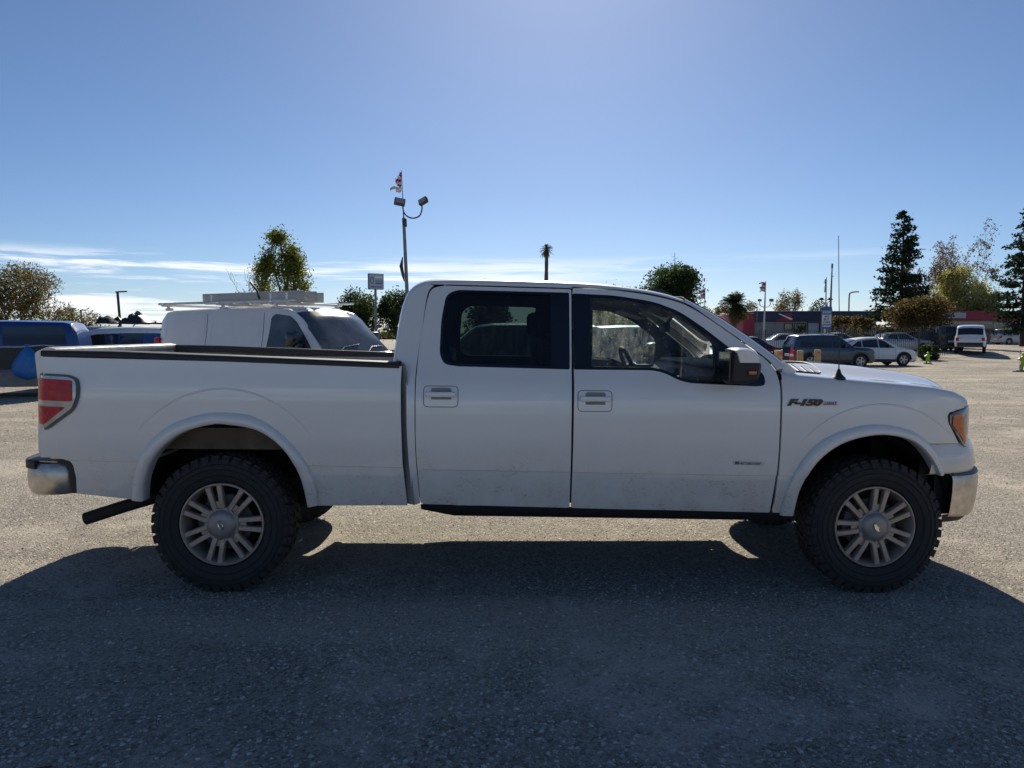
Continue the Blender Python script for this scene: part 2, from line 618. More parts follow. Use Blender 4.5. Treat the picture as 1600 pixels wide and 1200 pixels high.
# loose stones lying on the yard (nobody could count them)
def stones(name, n, region, smin, smax, mat, parent=None):
    x0, x1, y0, y1 = region
    P = RNG.uniform(size=(n, 2)) * [x1 - x0, y1 - y0] + [x0, y0]
    # clumping
    f = np.sin(P[:, 0] * 1.3 + 2 * np.sin(P[:, 1] * .9)) * np.sin(P[:, 1] * 1.7 + 1.5 * np.sin(P[:, 0] * .7 + 1)) + .5 * np.sin(P[:, 0] * 3.1 + P[:, 1] * 2.3)
    keep = RNG.uniform(-2.6, .7, n) < f
    P = P[keep]; n = len(P)
    base = np.array([(1, 0, 0), (.31, .95, 0), (-.81, .59, 0), (-.81, -.59, 0), (.31, -.95, 0), (0.1, .05, .8), (0, 0, -.5)], float)
    tri = np.array([(0, 1, 5), (1, 2, 5), (2, 3, 5), (3, 4, 5), (4, 0, 5)])
    s = smin * (smax / smin) ** (RNG.uniform(size=n) ** 2.2)
    a = RNG.uniform(0, 6.28, n)
    V = base[None] * RNG.uniform(.65, 1.25, (n, 7, 3))
    V = V * np.stack([s, s * RNG.uniform(.6, 1, n), s * RNG.uniform(.45, .95, n)], -1)[:, None]
    c, sn = np.cos(a)[:, None], np.sin(a)[:, None]
    Vx = V[..., 0] * c - V[..., 1] * sn + P[:, 0:1]
    Vy = V[..., 0] * sn + V[..., 1] * c + P[:, 1:2]
    Vz = V[..., 2] + gh(P[:, 0], P[:, 1])[:, None]
    V = np.stack([Vx, Vy, Vz], -1).reshape(-1, 3)
    F = (tri[None] + (np.arange(n) * 7)[:, None, None]).reshape(-1, 3)
    me = bpy.data.meshes.new(name)
    me.vertices.add(len(V)); me.vertices.foreach_set('co', V.ravel())
    me.loops.add(F.size); me.loops.foreach_set('vertex_index', F.ravel().astype(np.int32))
    me.polygons.add(len(F))
    me.polygons.foreach_set('loop_start', np.arange(0, F.size, 3, dtype=np.int32))
    me.update(calc_edges=True)
    me.materials.append(mat)
    o = link(name, me, parent)
    return o


m, nt, b = nmat('stone_mix')
geo = nt.nodes.new('ShaderNodeNewGeometry')
rr = ramp(nt, geo.outputs['Random Per Island'], [(0, (.20, .182, .156)), (.35, (.36, .328, .28)), (.8, (.50, .457, .39)), (1, (.62, .57, .49))])
nt.links.new(rr.outputs[0], b.inputs['Base Color'])
b.inputs['Roughness'].default_value = .85
o = stones('loose_gravel', 380000, (-7.0, 7.0, -3.2, 6.5), .0046, .0145, M['stone_mix'])
tag(o, 'loose grey and tan gravel stones scattered over the yard', 'gravel', kind='stuff')
o = stones('loose_gravel', 90000, (-16, 20, 6.0, 22.0), .010, .028, M['stone_mix'])
tag(o, 'coarser gravel stones strewn over the yard beyond the pickup truck', 'gravel', kind='stuff')

# ================================================================== PICKUP TRUCK
TW = 2.0                                       # body width
truck = empty('pickup_truck', (0, 0, 0), (0, TAU, 0))
tag(truck, 'dusty white crew cab pickup truck with all-terrain tyres, in the foreground', 'pickup truck')

_zs = np.array([.3, .45, .55, .7, .9, 1.05, 1.2, 1.28, 1.36, 1.5, 1.65, 1.8, 1.9, 2.0])
_yc = np.array([.07, .05, .03, .01, 0, 0, .008, .02, .055, .105, .155, .205, .25, .30])
_yb = np.array([.07, .05, .03, .01, 0, 0, .005, .012, .02, .03, .05, .06, .06, .06])
_zd = np.linspace(.2, 2.1, 400)


def _blur(t, s=.03):
    y = np.interp(_zd, _zs, t)
    k = np.exp(-.5 * (np.arange(-30, 31) * (_zd[1] - _zd[0]) / s) ** 2); k /= k.sum()
    return np.convolve(np.pad(y, 30, mode='edge'), k, 'valid')


_ycs, _ybs = _blur(_yc), _blur(_yb)
ARCH = [(-1.955, .42, .69, .815), (1.985, .40, .69, .775)]


def bulge(x, z):
    t = 0.0
    for cx, cz, a, bb in ARCH:
        r = math.hypot((x - cx) / a, (z - cz) / bb)
        t += .0 * (1 - float(sstep(.955, 1.01, r))) * float(sstep(.75, 1.05, z))
    return t


def crease(x):
    return np.interp(x, [-2.83, -.87, -.8, 1.36, 2.4], [.803, .772, .761, .734, .73])


def plan(x):
    return .112 * max(0, (x - 2.15) / .45) ** 1.6


LOW_ON = [True]


def low(x, z):
    if not LOW_ON[0]:
        return 0.0
    zc = float(crease(x))
    return .009 * float(np.clip((zc + .002 - z) / .004, 0, 1))


def Ybed(x, z):
    return float(np.interp(z, _zd, _ybs)) - bulge(x, z) + low(x, z)


def Ycab(x, z):
    return float(np.interp(z, _zd, _ycs)) - bulge(x, z) + low(x, z) + plan(x)


CREASES = [((-2.83, .803), (-.87, .772)), ((-.8, .761), (1.36, .734)), ((1.36, .734), (2.4, .73))]


def panel_arrays(outline, holes, Yf, lip=.022, dx=.034, dz=.026, creases=True, off=0.0):
    bm = bmesh.new()
    E = []
    for loop in [outline] + list(holes):
        vsx = [bm.verts.new((x, 0, z)) for x, z in loop]
        E += [bm.edges.new((vsx[i], vsx[(i + 1) % len(vsx)])) for i in range(len(vsx))]
    bmesh.ops.triangle_fill(bm, use_beauty=True, use_dissolve=False, edges=E, normal=(0, -1, 0))
    xs = [v.co.x for v in bm.verts]; zs = [v.co.z for v in bm.verts]

    def cut(co, no):
        bmesh.ops.bisect_plane(bm, geom=bm.verts[:] + bm.edges[:] + bm.faces[:], dist=1e-5, plane_co=co, plane_no=no)
    x = math.floor(min(xs) / dx) * dx + dx
    while x < max(xs):
        cut((x, 0, 0), (1, 0, 0)); x += dx
    z = math.floor(min(zs) / dz) * dz + dz
    while z < max(zs):
        cut((0, 0, z), (0, 0, 1)); z += dz
    if creases:
        for (xa, za), (xb, zb) in CREASES:
            if xb > min(xs) and xa < max(xs):
                for d in (-.002, .002):
                    cut((xa, 0, za + d), (-(zb - za), 0, xb - xa))
    bmesh.ops.recalc_face_normals(bm, faces=bm.faces[:])
    for f in bm.faces:
        if f.normal.y > 0:
            f.normal_flip()
    main = len(bm.faces)
    bnd = [e for e in bm.edges if len(e.link_faces) == 1]
    for v in bm.verts:
        v.co.y = Yf(v.co.x, v.co.z) + off
    mf = bm.faces[:]
    if lip:
        r = bmesh.ops.extrude_edge_only(bm, edges=bnd)
        for v in [g for g in r['geom'] if isinstance(g, bmesh.types.BMVert)]:
            v.co.y += lip
        bmesh.ops.recalc_face_normals(bm, faces=bm.faces[:])
        if mf[0].normal.y > 0:
            for f in bm.faces: f.normal_flip()
    bm.verts.index_update()
    V = [tuple(v.co) for v in bm.verts]
    mset = set(f.index for f in mf)
    bm.faces.index_update()
    mset = set(f.index for f in mf)
    F = [tuple(v.index for v in f.verts) for f in bm.faces]
    FN = [f.normal.copy() for f in bm.faces]
    bm.free()
    e = 4e-3
    LOW_ON[0] = False
    band = set()
    if creases:
        band = {k for k, f in enumerate(F) if k in mset and all(abs(V[i][2] - float(crease(V[i][0]))) < .0035 for i in f)}
    VN = {}
    LN = []
    for k, f in enumerate(F):
        for i in f:
            if k in mset and k not in band:
                if i not in VN:
                    x, _, z = V[i]
                    n = Vector(((Yf(x + e, z) - Yf(x - e, z)) / (2 * e), -1, (Yf(x, z + e) - Yf(x, z - e)) / (2 * e)))
                    VN[i] = n.normalized()
                LN.append(VN[i])
            else:
                LN.append(FN[k])
    LOW_ON[0] = True
    return V, F, LN


def put_panel(name, arr, mat, parent, far=False):
    V, F, LN = arr
    if far:
        V = [(x, TW - y, z) for x, y, z in V]
        F2 = []; L2 = []; k = 0
        for f in F:
            F2.append(tuple(reversed(f)))
            ln = LN[k:k + len(f)]; k += len(f)
            L2 += [Vector((n.x, -n.y, n.z)) for n in reversed(ln)]
        F, LN = F2, L2
    me = bpy.data.meshes.new(name)
    me.from_pydata(V, [], F)
    me.materials.append(mat)
    me.polygons.foreach_set('use_smooth', [True] * len(F))
    me.normals_split_custom_set([tuple(n) for n in LN])
    return link(name, me, parent)


def both(name, outline, holes, Yf, mat, parent=None, **k):
    arr = panel_arrays(outline, holes, Yf, **k)
    return [put_panel(name, arr, mat, parent or truck), put_panel(name, arr, mat, parent or truck, True)]


def mirror_obj(V, F, name, mat, parents, angle=32, near=True):
    """one shape on the near side, its mirror on the far side"""
    res = [mobj(name, V, F, mat, parents[0], angle)]
    res.append(mobj(name, [(x, TW - y, z) for x, y, z in V], [tuple(reversed(f)) for f in F], mat, parents[1], angle))
    return res


# ---- outlines (x, z)
RA_out = catmull([(-2.512, .567), (-2.484, .732), (-2.411, .885), (-2.279, 1.012), (-2.093, 1.083), (-1.945, 1.096), (-1.77, 1.071), (-1.61, .966), (-1.482, .814), (-1.421, .66), (-1.407, .54)], 5)
RA_in = catmull([(-2.441, .56), (-2.415, .713), (-2.338, .855), (-2.205, .968), (-2.04, 1.022), (-1.93, 1.026), (-1.74, .988), (-1.593, .871), (-1.51, .718), (-1.482, .6), (-1.472, .528)], 5)
FA_out = catmull([(1.393, .487), (1.416, .635), (1.5, .833), (1.63, .965), (1.822, 1.040), (1.995, 1.054), (2.175, 1.013), (2.31, .91), (2.40, .745)], 5)
FA_in = catmull([(1.470, .488), (1.497, .655), (1.58, .814), (1.71, .926), (1.863, .980), (2.01, .992), (2.165, .955), (2.28, .86), (2.365, .74)], 5)
RA_mid = [tuple(p) for p in (resample(RA_out, 40) * .45 + resample(RA_in, 40) * .55)]
FA_mid = [tuple(p) for p in (resample(FA_out, 40) * .45 + resample(FA_in, 40) * .55)]

bed_outline = ([(-3.012, 1.412), (-2.996, 1.30), (-3.000, 1.10), (-3.022, .90), (-3.022, .822)] + rnd([(-2.93, .822), (-2.845, .80), (-2.828, .70)], [.0, .04, 0])
               + [(-2.832, .602)] + RA_mid + [(-.879, .537), (-.905, .80), (-.914, 1.06), (-.917, 1.27), (-.912, 1.377)])
bed_outline = bed_outline[::-1]
cab_gap = [(-.842, .538), (-.866, .79), (-.879, 1.0), (-.884, 1.25), (-.886, 1.34), (-.900, 1.392), (-.925, 1.412), (-.948, 1.418)]
# cab top edge path, rear foot -> roof -> windscreen foot
cab_path = catmull([(-.950, 1.40), (-.940, 1.50), (-.922, 1.653), (-.902, 1.75), (-.868, 1.826), (-.81, 1.868), (-.72, 1.884), (-.5, 1.888), (-.1, 1.884), (.2, 1.874), (.4, 1.858), (.58, 1.834), (.71, 1.807), (.805, 1.776)], 5)
wsh_path = catmull([(.805, 1.776), (1.005, 1.665), (1.175, 1.549), (1.305, 1.453), (1.392, 1.383)], 5)
rear_door = rnd([(-.799, .547), (.101, .526), (.101, 1.281), (.110, 1.855), (-.68, 1.869), (-.757, 1.85), (-.778, 1.772), (-.816, 1.499), (-.829, 1.273), (-.826, .893)], [.02, .015, 0, .012, .08, .04, .05, .1, .1, .1])
front_door = rnd([(.111, .526), (1.331, .495), (1.356, .80), (1.360, 1.285), (1.345, 1.368), (1.3, 1.428), (1.172, 1.526), (1.003, 1.647), (.851, 1.752), (.734, 1.795), (.577, 1.829), (.379, 1.851), (.119, 1.863)], [.015, .02, .1, .05, .04, .05, .05, .05, .06, .06, .06, .06, .012])
rear_win = rnd([(-.583, 1.378), (.092, 1.366), (.097, 1.834), (-.60, 1.843), (-.662, 1.81), (-.688, 1.655), (-.693, 1.45), (-.665, 1.39)], [.02, .012, .012, .05, .05, .05, .06, .05])
front_win = rnd([(.113, 1.366), (.594, 1.366), (.672, 1.348), (.744, 1.309), (.812, 1.292), (1.226, 1.276), (1.272, 1.284), (1.270, 1.34), (1.250, 1.364), (1.172, 1.432), (1.072, 1.505), (.923, 1.625), (.775, 1.727), (.614, 1.786), (.377, 1.820), (.118, 1.830)], [.012, .05, .05, .05, .05, .03, .04, .04, .04, .05, .05, .06, .06, .06, .06, .012])

bed_sides = both('bed_side', bed_outline, [], Ybed, M['white_paint'])
doors_r = both('rear_door', rear_door, [rear_win], Ycab, M['white_paint'])
doors_f = both('front_door', front_door, [front_win], Ycab, M['white_paint'])

# cab side: rear corner post, strip above the doors and windscreen pillar (gap of 9 mm round the doors)


def offset_poly(poly, d):
    p = np.array(poly); n = len(p)
    a = np.roll(p, 1, 0); c = np.roll(p, -1, 0)
    t = c - a; t /= np.linalg.norm(t, axis=1)[:, None] + 1e-9
    return [tuple(q) for q in p + np.stack([t[:, 1], -t[:, 0]], 1) * d]


GAPW = .0085
rd, fd = np.array(rear_door), np.array(front_door)
# rear post + roof strip as one outline: up the gap, over the roof edge, down the windscreen pillar, back along door tops
def off_open(p, d):
    p = np.array(p); t = np.gradient(p, axis=0); t /= np.linalg.norm(t, axis=1)[:, None] + 1e-9
    return [tuple(q) for q in p + np.stack([-t[:, 1], t[:, 0]], 1) * d]


top_r = [tuple(q) for q in rd if (q[1] > 1.2 and q[0] < .05) or (q[0] < -.6)]
# order rear-door edge from its lower rear corner up and forward
rear_edge = [(-.803, .552), (-.829, .893), (-.833, 1.273), (-.822, 1.44), (-.800, 1.62), (-.783, 1.772), (-.768, 1.835), (-.738, 1.866), (-.69, 1.876), (.106, 1.864)]
front_edge = [(.12, 1.872), (.379, 1.860), (.577, 1.838), (.734, 1.804), (.851, 1.761), (1.003, 1.657), (1.172, 1.536), (1.306, 1.434), (1.352, 1.375)]
rear_edge = [tuple(q) for q in catmull(rear_edge, 3)]
front_edge = [tuple(q) for q in catmull(front_edge, 3)]
cab_outline = cab_gap + [tuple(q) for q in cab_path[1:]] + [tuple(q) for q in wsh_path[1:]] + front_edge[::-1] + rear_edge[::-1]
cab_sides = both('cab_side', cab_outline, [], Ycab, M['white_paint'], creases=True)

# fender
crest = lambda x: float(np.interp(x, [1.37, 1.43, 1.70, 1.93, 2.13, 2.33, 2.47, 2.56, 2.66], [1.362, 1.352, 1.330, 1.312, 1.297, 1.279, 1.254, 1.215, 1.12]))
fx = np.linspace(1.372, 2.515, 24)
fender_outline = ([(x, crest(x) - .045) for x in fx] + [(2.545, 1.15)] + [(2.512, 1.146), (2.425, 1.126), (2.412, 1.105), (2.418, 1.062), (2.47, .985), (2.505, .932), (2.36, .936)]
                  + [p for p in FA_mid[::-1] if p[1] < 9 and not (p[0] > 2.25 and p[1] < .93)] + [(1.352, .497), (1.366, .80), (1.372, 1.2)])
fenders = both('front_fender', fender_outline[::-1], [], Ycab, M['white_paint'])

# lower corner valance of the front end (body colour) is wrapped round the nose further down

# ---- wheel-arch flares
def flare(pin, pout, Yf, name, n=44):
    a, c = resample(pin, n), resample(pout, n)
    P = []
    for i in range(n):
        row = []
        for t, y in [(-.02, .07), (-.02, .012), (0, -.022), (.12, -.032), (.45, -.034), (.85, -.024), (.97, -.012), (1.0, None)]:
            p = a[i] + (c[i] - a[i]) * t
            ys = Yf(p[0], max(p[1], .5))
            row.append((p[0], ys + (y if y is not None else .006), p[1]))
        P.append(row)
    V, F = grid(P)
    return mirror_obj(V, F, name, M['white_paint'], (truck, truck), 50)


flare(RA_in, RA_out, Ybed, 'rear_arch_flare')
flare(FA_in, FA_out, Ycab, 'front_arch_flare')


# ---- pressed crease arching over each wheel
for (cx_, cz_, a_, b_), Yf_, a0, a1 in ((ARCH[0], Ybed, 38, 142), (ARCH[1], Ycab, 42, 140)):
    pts, rad = [], []
    for k in range(41):
        q_ = R(lerp(a0, a1, k / 40)); x_, z_ = cx_ + a_ * math.cos(q_), cz_ + b_ * math.sin(q_)
        pts.append((x_, Yf_(x_, z_) + .002, z_)); rad.append(.0005 + .0065 * math.sin(math.pi * k / 40) ** .5)
    mbq = MB().tube(pts, rad, 8)
    mirror_obj(mbq.V, mbq.F, 'arch_crease', M['white_paint'], (truck, truck), 60)


# ---- wheel houses
def liner(cx, cz, r, y0, y1, mat, parent):
    P = []
    for k in range(25):
        a = R(8) + R(164) * k / 24
        P.append([(cx + r * math.cos(a), y, cz + r * math.sin(a)) for y in (y0, y1)])
    V, F = grid(P)
    n = len(V)
    mb = MB().add(V, F)
    cap = [P[k][1] for k in range(25)]
    mb.add(cap, [tuple(range(25))])
    return mirror_obj(mb.V, mb.F, 'wheel_house', mat, (truck, truck), 40)


liner(-1.955, .47, .565, .05, .62, M['chassis'], truck)
liner(1.975, .44, .535, .13, .62, M['chassis'], truck)
mb = MB().box((-2.36, .12, .86), (-1.62, .50, .99))
mirror_obj(mb.V, mb.F, 'inner_arch_panel', M['rust_dust'], (truck, truck))


# ---- cab lofts: back panel, roof, windscreen
SEC = [(0, 0), (.008, .010), (.025, .019), (.06, .027), (.14, .034), (.3, .041), (.55, .047)]


def cab_loft(path, amp=1.0, inset=0.0):
    p = np.array(path)
    t = np.gradient(p, axis=0); t /= np.linalg.norm(t, axis=1)[:, None]
    nrm = np.stack([-t[:, 1], t[:, 0]], 1)
    P = []
    for i in range(len(p)):
        y0 = Ycab(p[i][0], p[i][1]) + inset
        half = 1.0 - y0
        row = [(p[i][0] + nrm[i][0] * dn * amp, y0 + min(dy, half - .02), p[i][1] + nrm[i][1] * dn * amp) for dy, dn in SEC]
        dn = .050 * amp
        row.append((p[i][0] + nrm[i][0] * dn, 1.0, p[i][1] + nrm[i][1] * dn))
        row += [(x, TW - y, z) for x, y, z in row[-2::-1]]
        P.append(row)
    return P


full = list(cab_path)
k_corner = 16
Pb = cab_loft(full)
V, F = grid(Pb[12:], flip=True)
roof = mobj('roof', V, F, M['white_paint'], truck, 50)
V, F = grid(Pb[:13], flip=True)
back = mobj('cab_back_panel', V, F, M['white_paint'], truck, 50)
# rear window: dark glass set on the back panel
rw = [Pb[i] for i in range(1, 10)]
P = [[(x - .012, y, z) for x, y, z in row if .33 < y < 1.67] for row in rw]
V, F = grid(P, flip=True)
mobj('rear_window', V, F, M['black_gloss'], back, 50)
Pw = cab_loft(wsh_path, 1.5)
for r4 in ([r_[:4] for r_ in Pw], [r_[-4:] for r_ in Pw]):
    V, F = grid(r4, flip=True)
    mobj('windscreen_pillar', V, F, M['white_paint'], truck, 50)
V, F = grid([r_[3:-3] for r_ in Pw], flip=True)
wsh = mobj('windscreen', V, F, M['glass_windscreen'], truck, 50)
# black seal at the windscreen's edges
mb = MB()
for s in (0, -1):
    mb.tube([Pw[i][3 if s == 0 else -4] for i in range(len(Pw))], .003, 6)
mb.tube(Pw[0][3:-3], .003, 6)
mb.build('windscreen_seal', M['black_plastic'], wsh)
# headliner
Pi = cab_loft(full[14:], .9)
Pi = [[(x, y + (.05 if y < 1 else -.05 if y > 1 else 0), z - .045) for x, y, z in row] for row in Pi]
V, F = grid(Pi)
mobj('headliner', V, F, M['interior_dark'], truck, 50)
# small roof antenna fin / sunroof deflector
mb = MB()
mb.prism([(.62, 1.86), (.66, 1.885), (.74, 1.883), (.82, 1.845), (.80, 1.835), (.64, 1.85)], .55, .60)
mb.build('roof_antenna', M['black_plastic'], truck)

# ---- interior lining of doors and pillars
lin_out = [(-.86, .60), (1.33, .56), (1.345, 1.30), (1.18, 1.50), (1.0, 1.64), (.85, 1.745), (.57, 1.822), (.1, 1.862), (-.7, 1.866), (-.82, 1.80), (-.87, 1.45)]
lin_out = rnd(lin_out, .03)
hole_r = rnd([(-.57, 1.392), (.0, 1.39), (.0, 1.79), (-.55, 1.80), (-.62, 1.75), (-.64, 1.50), (-.63, 1.42)], .05)
hole_f = rnd([(.235, 1.375), (.60, 1.372), (.68, 1.35), (.82, 1.30), (.985, 1.295), (.99, 1.535), (.90, 1.61), (.76, 1.70), (.60, 1.765), (.25, 1.79)], .04)
for d_, far in ((doors_f, 0),):
    pass
arr = panel_arrays(lin_out, [hole_r, hole_f], lambda x, z: float(np.interp(z, _zd, _ycs)), off=.055, lip=.03, dx=.12, dz=.09, creases=False)
put_panel('interior_lining', arr, M['interior_dark'], truck)
put_panel('interior_lining', arr, M['interior_dark'], truck, True)

# ---- window glass and black trims
def win_parts(door_pair, hole, glass_poly, gmat, name):
    # black frame between door opening and glass
    arrt = panel_arrays(hole, [glass_poly], Ycab, off=.004, lip=.02, dx=.1, dz=.08, creases=False)
    arrg = panel_arrays(glass_poly, [], Ycab, off=.012, lip=0, dx=.1, dz=.08, creases=False)
    for k in (0, 1):
        put_panel('window_trim', arrt, M['black_gloss'], door_pair[k], bool(k))
        put_panel('window_glass', arrg, gmat, door_pair[k], bool(k))


rg = rnd([(-.575, 1.392), (-.022, 1.384), (-.018, 1.818), (-.59, 1.826), (-.648, 1.795), (-.672, 1.65), (-.676, 1.46), (-.65, 1.405)], [.02, .012, .012, .045, .045, .05, .05, .05])
fg = rnd([(.222, 1.384), (.60, 1.383), (.682, 1.363), (.752, 1.325), (.82, 1.308), (1.010, 1.300), (1.014, 1.53), (.915, 1.612), (.768, 1.712), (.612, 1.769), (.38, 1.803), (.226, 1.810)], [.012, .05, .05, .05, .05, .012, .012, .05, .05, .05, .05, .012])
win_parts(doors_r, offset_poly(rear_win, .0), rg, M['glass_privacy'], 'rear')
win_parts(doors_f, offset_poly(front_win, .0), fg, M['glass_front'], 'front')

# ---- door handles
for dpair, x0, zc in ((doors_r, -.781, 1.2), (doors_f, .138, 1.181)):
    x1 = x0 + .204
    ring_o = rnd([(x0, zc - .062), (x1, zc - .062), (x1, zc + .062), (x0, zc + .062)], .028, 5)
    mbs = MB()
    Y0 = Ycab(x0, zc)
    loop = [(x, Ycab(x, z) - .0006, z) for x, z in ring_o]
    mbs.tube(loop + loop[:1], .0022, 5, caps=False)
    pads = MB()
    pads.add([(x, Y0 + (.0 if i % 2 else .0) - .0015 + .01 * 0, z) for i, (x, z) in enumerate(rnd([(x0 + .045, zc - .032), (x0 + .165, zc - .032), (x0 + .165, zc + .052), (x0 + .045, zc + .052)], .015, 3))], [tuple(range(16))])
    bar = MB().box((x0 + .012, Y0 - .034, zc - .002), (x1 - .012, Y0 - .012, zc + .030), bev=.006)
    bar.box((x0 + .02, Y0 - .02, zc + .002), (x0 + .05, Y0 + .005, zc + .026)).box((x1 - .05, Y0 - .02, zc + .002), (x1 - .02, Y0 + .005, zc + .026))
    mirror_obj(mbs.V, mbs.F, 'handle_bezel', M['grey_trim'], dpair)
    mirror_obj(pads.V, pads.F, 'handle_recess', M['pad_and_shade_grey'], dpair)
    mirror_obj(bar.V, bar.F, 'door_handle', M['white_paint'], dpair)

# ---- black backing behind every panel gap
mb = MB()
mb.box((-.90, .10, .60), (1.36, .13, 1.33))
mb.box((-.93, .09, .60), (-.80, .12, 1.38))
mb.box((.07, .13, 1.3), (.15, .16, 1.86)) if False else None
mb.box((1.33, .08, .62), (1.42, .11, 1.32))
mirror_obj(mb.V, mb.F, 'inner_body', M['black_plastic'], (truck, truck))
# cab's rear corner turned inward by the bed gap, shade put into its grey
P = [[(x - .05, .075, z), (x - .02, .05, z), (x + .016, .018, z)] for x, z in [(-.850, .545), (-.873, .79), (-.886, 1.0), (-.892, 1.25), (-.894, 1.34), (-.908, 1.392)]]
V, F = grid(P)
mirror_obj(V, F, 'cab_corner_return', M['pad_and_shade_grey'], (truck, truck))

# ---- bed: rail caps, inner walls, floor, tailgate
def rail(x):
    return float(np.interp(x, [-3.02, -2.6, -.93], [1.452, 1.450, 1.401]))


P = []
for x in np.linspace(-3.012, -.925, 22):
    zt = rail(x); zb = zt - .036
    yo = Ybed(x, zt - .03)
    P.append([(x, yo + .01, zb - .002), (x, yo - .006, zb), (x, yo - .007, zt - .012), (x, yo - .001, zt - .003), (x, yo + .012, zt), (x, yo + .10, zt + .002), (x, yo + .108, zt - .004), (x, yo + .108, zb - .02)])
V, F = grid(P)
F.append(tuple(range(8))); F.append(tuple(range(len(V) - 1, len(V) - 9, -1)))
mirror_obj(V, F, 'bed_rail_cap', M['black_plastic'], (truck, truck), 40)
mb = MB()
for s in (0, 1):
    ya, yb2 = (.115, .145) if s == 0 else (TW - .145, TW - .115)
    mb.box((-2.98, ya, 1.02), (-.95, yb2, 1.37))
    mb.box((-2.98, ya, .86), (-2.495, yb2, 1.018)); mb.box((-1.415, ya, .86), (-.95, yb2, 1.018))
mb.box((-.985, .12, .86), (-.955, 1.88, 1.36))
mb.build('bed_inner_wall', M['bed_liner'], truck)
mb = MB()
for k in range(24):
    y0 = .15 + k * .0708
    segs = [(-2.98, -.98)] if .64 < y0 < 1.31 else [(-2.98, -2.40), (-1.51, -.98)]
    for xa, xb in segs:
        mb.box((xa, y0, .83), (xb, y0 + .05, .872), bev=.006)
mb.box((-2.98, .64, .80), (-.98, 1.36, .86))
for ya, yb2 in ((.14, .64), (1.36, 1.86)):
    mb.box((-2.98, ya, .80), (-2.40, yb2, .86)); mb.box((-1.51, ya, .80), (-.98, yb2, .86))
mb.build('bed_floor', M['bed_liner'], truck)
tg = MB()
prof = rnd([(-3.06, .84), (-2.985, .84), (-2.985, 1.405), (-3.03, 1.455), (-3.065, 1.435), (-3.05, 1.25)], .018, 3)
tg.prism(prof, .05, 1.95)
tail = tg.build('tailgate', M['white_paint'], truck, fix=True)
MB().box((-3.085, .85, 1.24), (-3.05, 1.15, 1.32), bev=.01).build('tailgate_handle', M['chrome'], tail)
MB().prism(rnd([(-3.07, 1.438), (-2.98, 1.41), (-2.98, 1.456), (-3.03, 1.468), (-3.07, 1.452)], .006, 2), .12, 1.88).build('tailgate_cap', M['chrome_dusty'], tail)

# ---- tail lamps
for far in (0, 1):
    lampo = [(-3.043, 1.318), (-2.842, 1.308), (-2.795, 1.288), (-2.785, 1.25), (-2.785, 1.181), (-2.811, 1.106), (-2.972, .984), (-3.036, .986)]

    def lamp_part(poly, y, thick, mat, name, parent, rr=.018):
        def yl(x, z): return Ybed(-2.6, z) + y + .05 * max(0, (-2.95 - x) / .09) ** 2
        arr = panel_arrays(rnd(poly, rr, 3), [], yl, lip=thick, dx=.025, dz=.03, creases=False)
        return put_panel(name, arr, mat, parent, bool(far))
    root = lamp_part(lampo, -.012, .10, M['grey_trim'], 'tail_light', truck, .03)
    lamp_part([(-3.045, 1.306), (-2.845, 1.297), (-2.808, 1.28), (-2.80, 1.25), (-2.80, 1.186), (-2.824, 1.115), (-2.976, 1.0), (-3.042, .998)], -.017, .02, M['clear_lens'], 'chrome_bezel', root, .02)
    lamp_part([(-3.046, 1.289), (-2.825, 1.278), (-2.822, 1.155), (-3.048, 1.161)], -.022, .02, M['red_lens'], 'red_lens', root, .012)
    lamp_part([(-3.047, 1.128), (-2.862, 1.121), (-2.985, 1.022), (-3.038, 1.018)], -.022, .02, M['red_lens'], 'red_lens', root, .012)

# ---- rear bumper
def plan_strip(curve, zlo, zhi, name, mat, parent, prof=None, angle=40, sgn=1):
    """wrap a vertical strip round a plan curve [(x,y)...]; prof: [(t, out)] from low to high, out along the outward normal"""
    c = np.array(curve, float)
    t = np.gradient(c, axis=0); t /= np.linalg.norm(t, axis=1)[:, None]
    n = np.stack([t[:, 1], -t[:, 0]], 1) * sgn
    prof = prof or [(0, 0), (1, 0)]
    P = []
    for i in range(len(c)):
        a = zlo(i / (len(c) - 1)) if callable(zlo) else zlo
        h = zhi(i / (len(c) - 1)) if callable(zhi) else zhi
        P.append([(c[i][0] + n[i][0] * o_, c[i][1] + n[i][1] * o_, lerp(a, h, tt)) for tt, o_ in prof])
    V, F = grid(P)
    o = mobj(name, V, F, mat, parent, angle)
    bm = bmesh.new(); bm.from_mesh(o.data); bmesh.ops.recalc_face_normals(bm, faces=bm.faces[:]); bm.to_mesh(o.data); bm.free()
    return o


half = [(-2.885, .105), (-2.93, .072), (-3.0, .062), (-3.08, .075), (-3.15, .12), (-3.20, .22), (-3.235, .40), (-3.25, .7), (-3.255, 1.0)]
rear_curve = catmull(half + [(x, TW - y) for x, y in half[-2::-1]], 4)
rb = plan_strip(rear_curve, lambda t: .567 + .02 * abs(2 * t - 1), .778, 'rear_bumper', M['chrome_dusty'], truck,
                [(-.02, -.05), (0, -.02), (.06, -.004), (.25, .012), (.55, .016), (.85, .010), (.97, -.004), (1.0, -.03)], sgn=-1)
sub = np.array([p for p in rear_curve if p[0] < -3.075])
plan_strip(sub, .740, .790, 'bumper_step_pad', M['black_plastic'], rb, [(0, .0), (.04, .022), (.9, .022), (1, .012)], sgn=-1)
P = []
for x, y in rear_curve:
    P.append([(x - (.012 if x < -3.075 else -.012), y, .7895), (max(-3.045, x + .05) if x < -3.06 else x + .03, 1.0 + (y - 1.0) * .95, .795)])
V, F = grid(P)
MB().add(V, F).build('bumper_step_top', M['black_plastic'], rb, fix=True)
mb = MB()
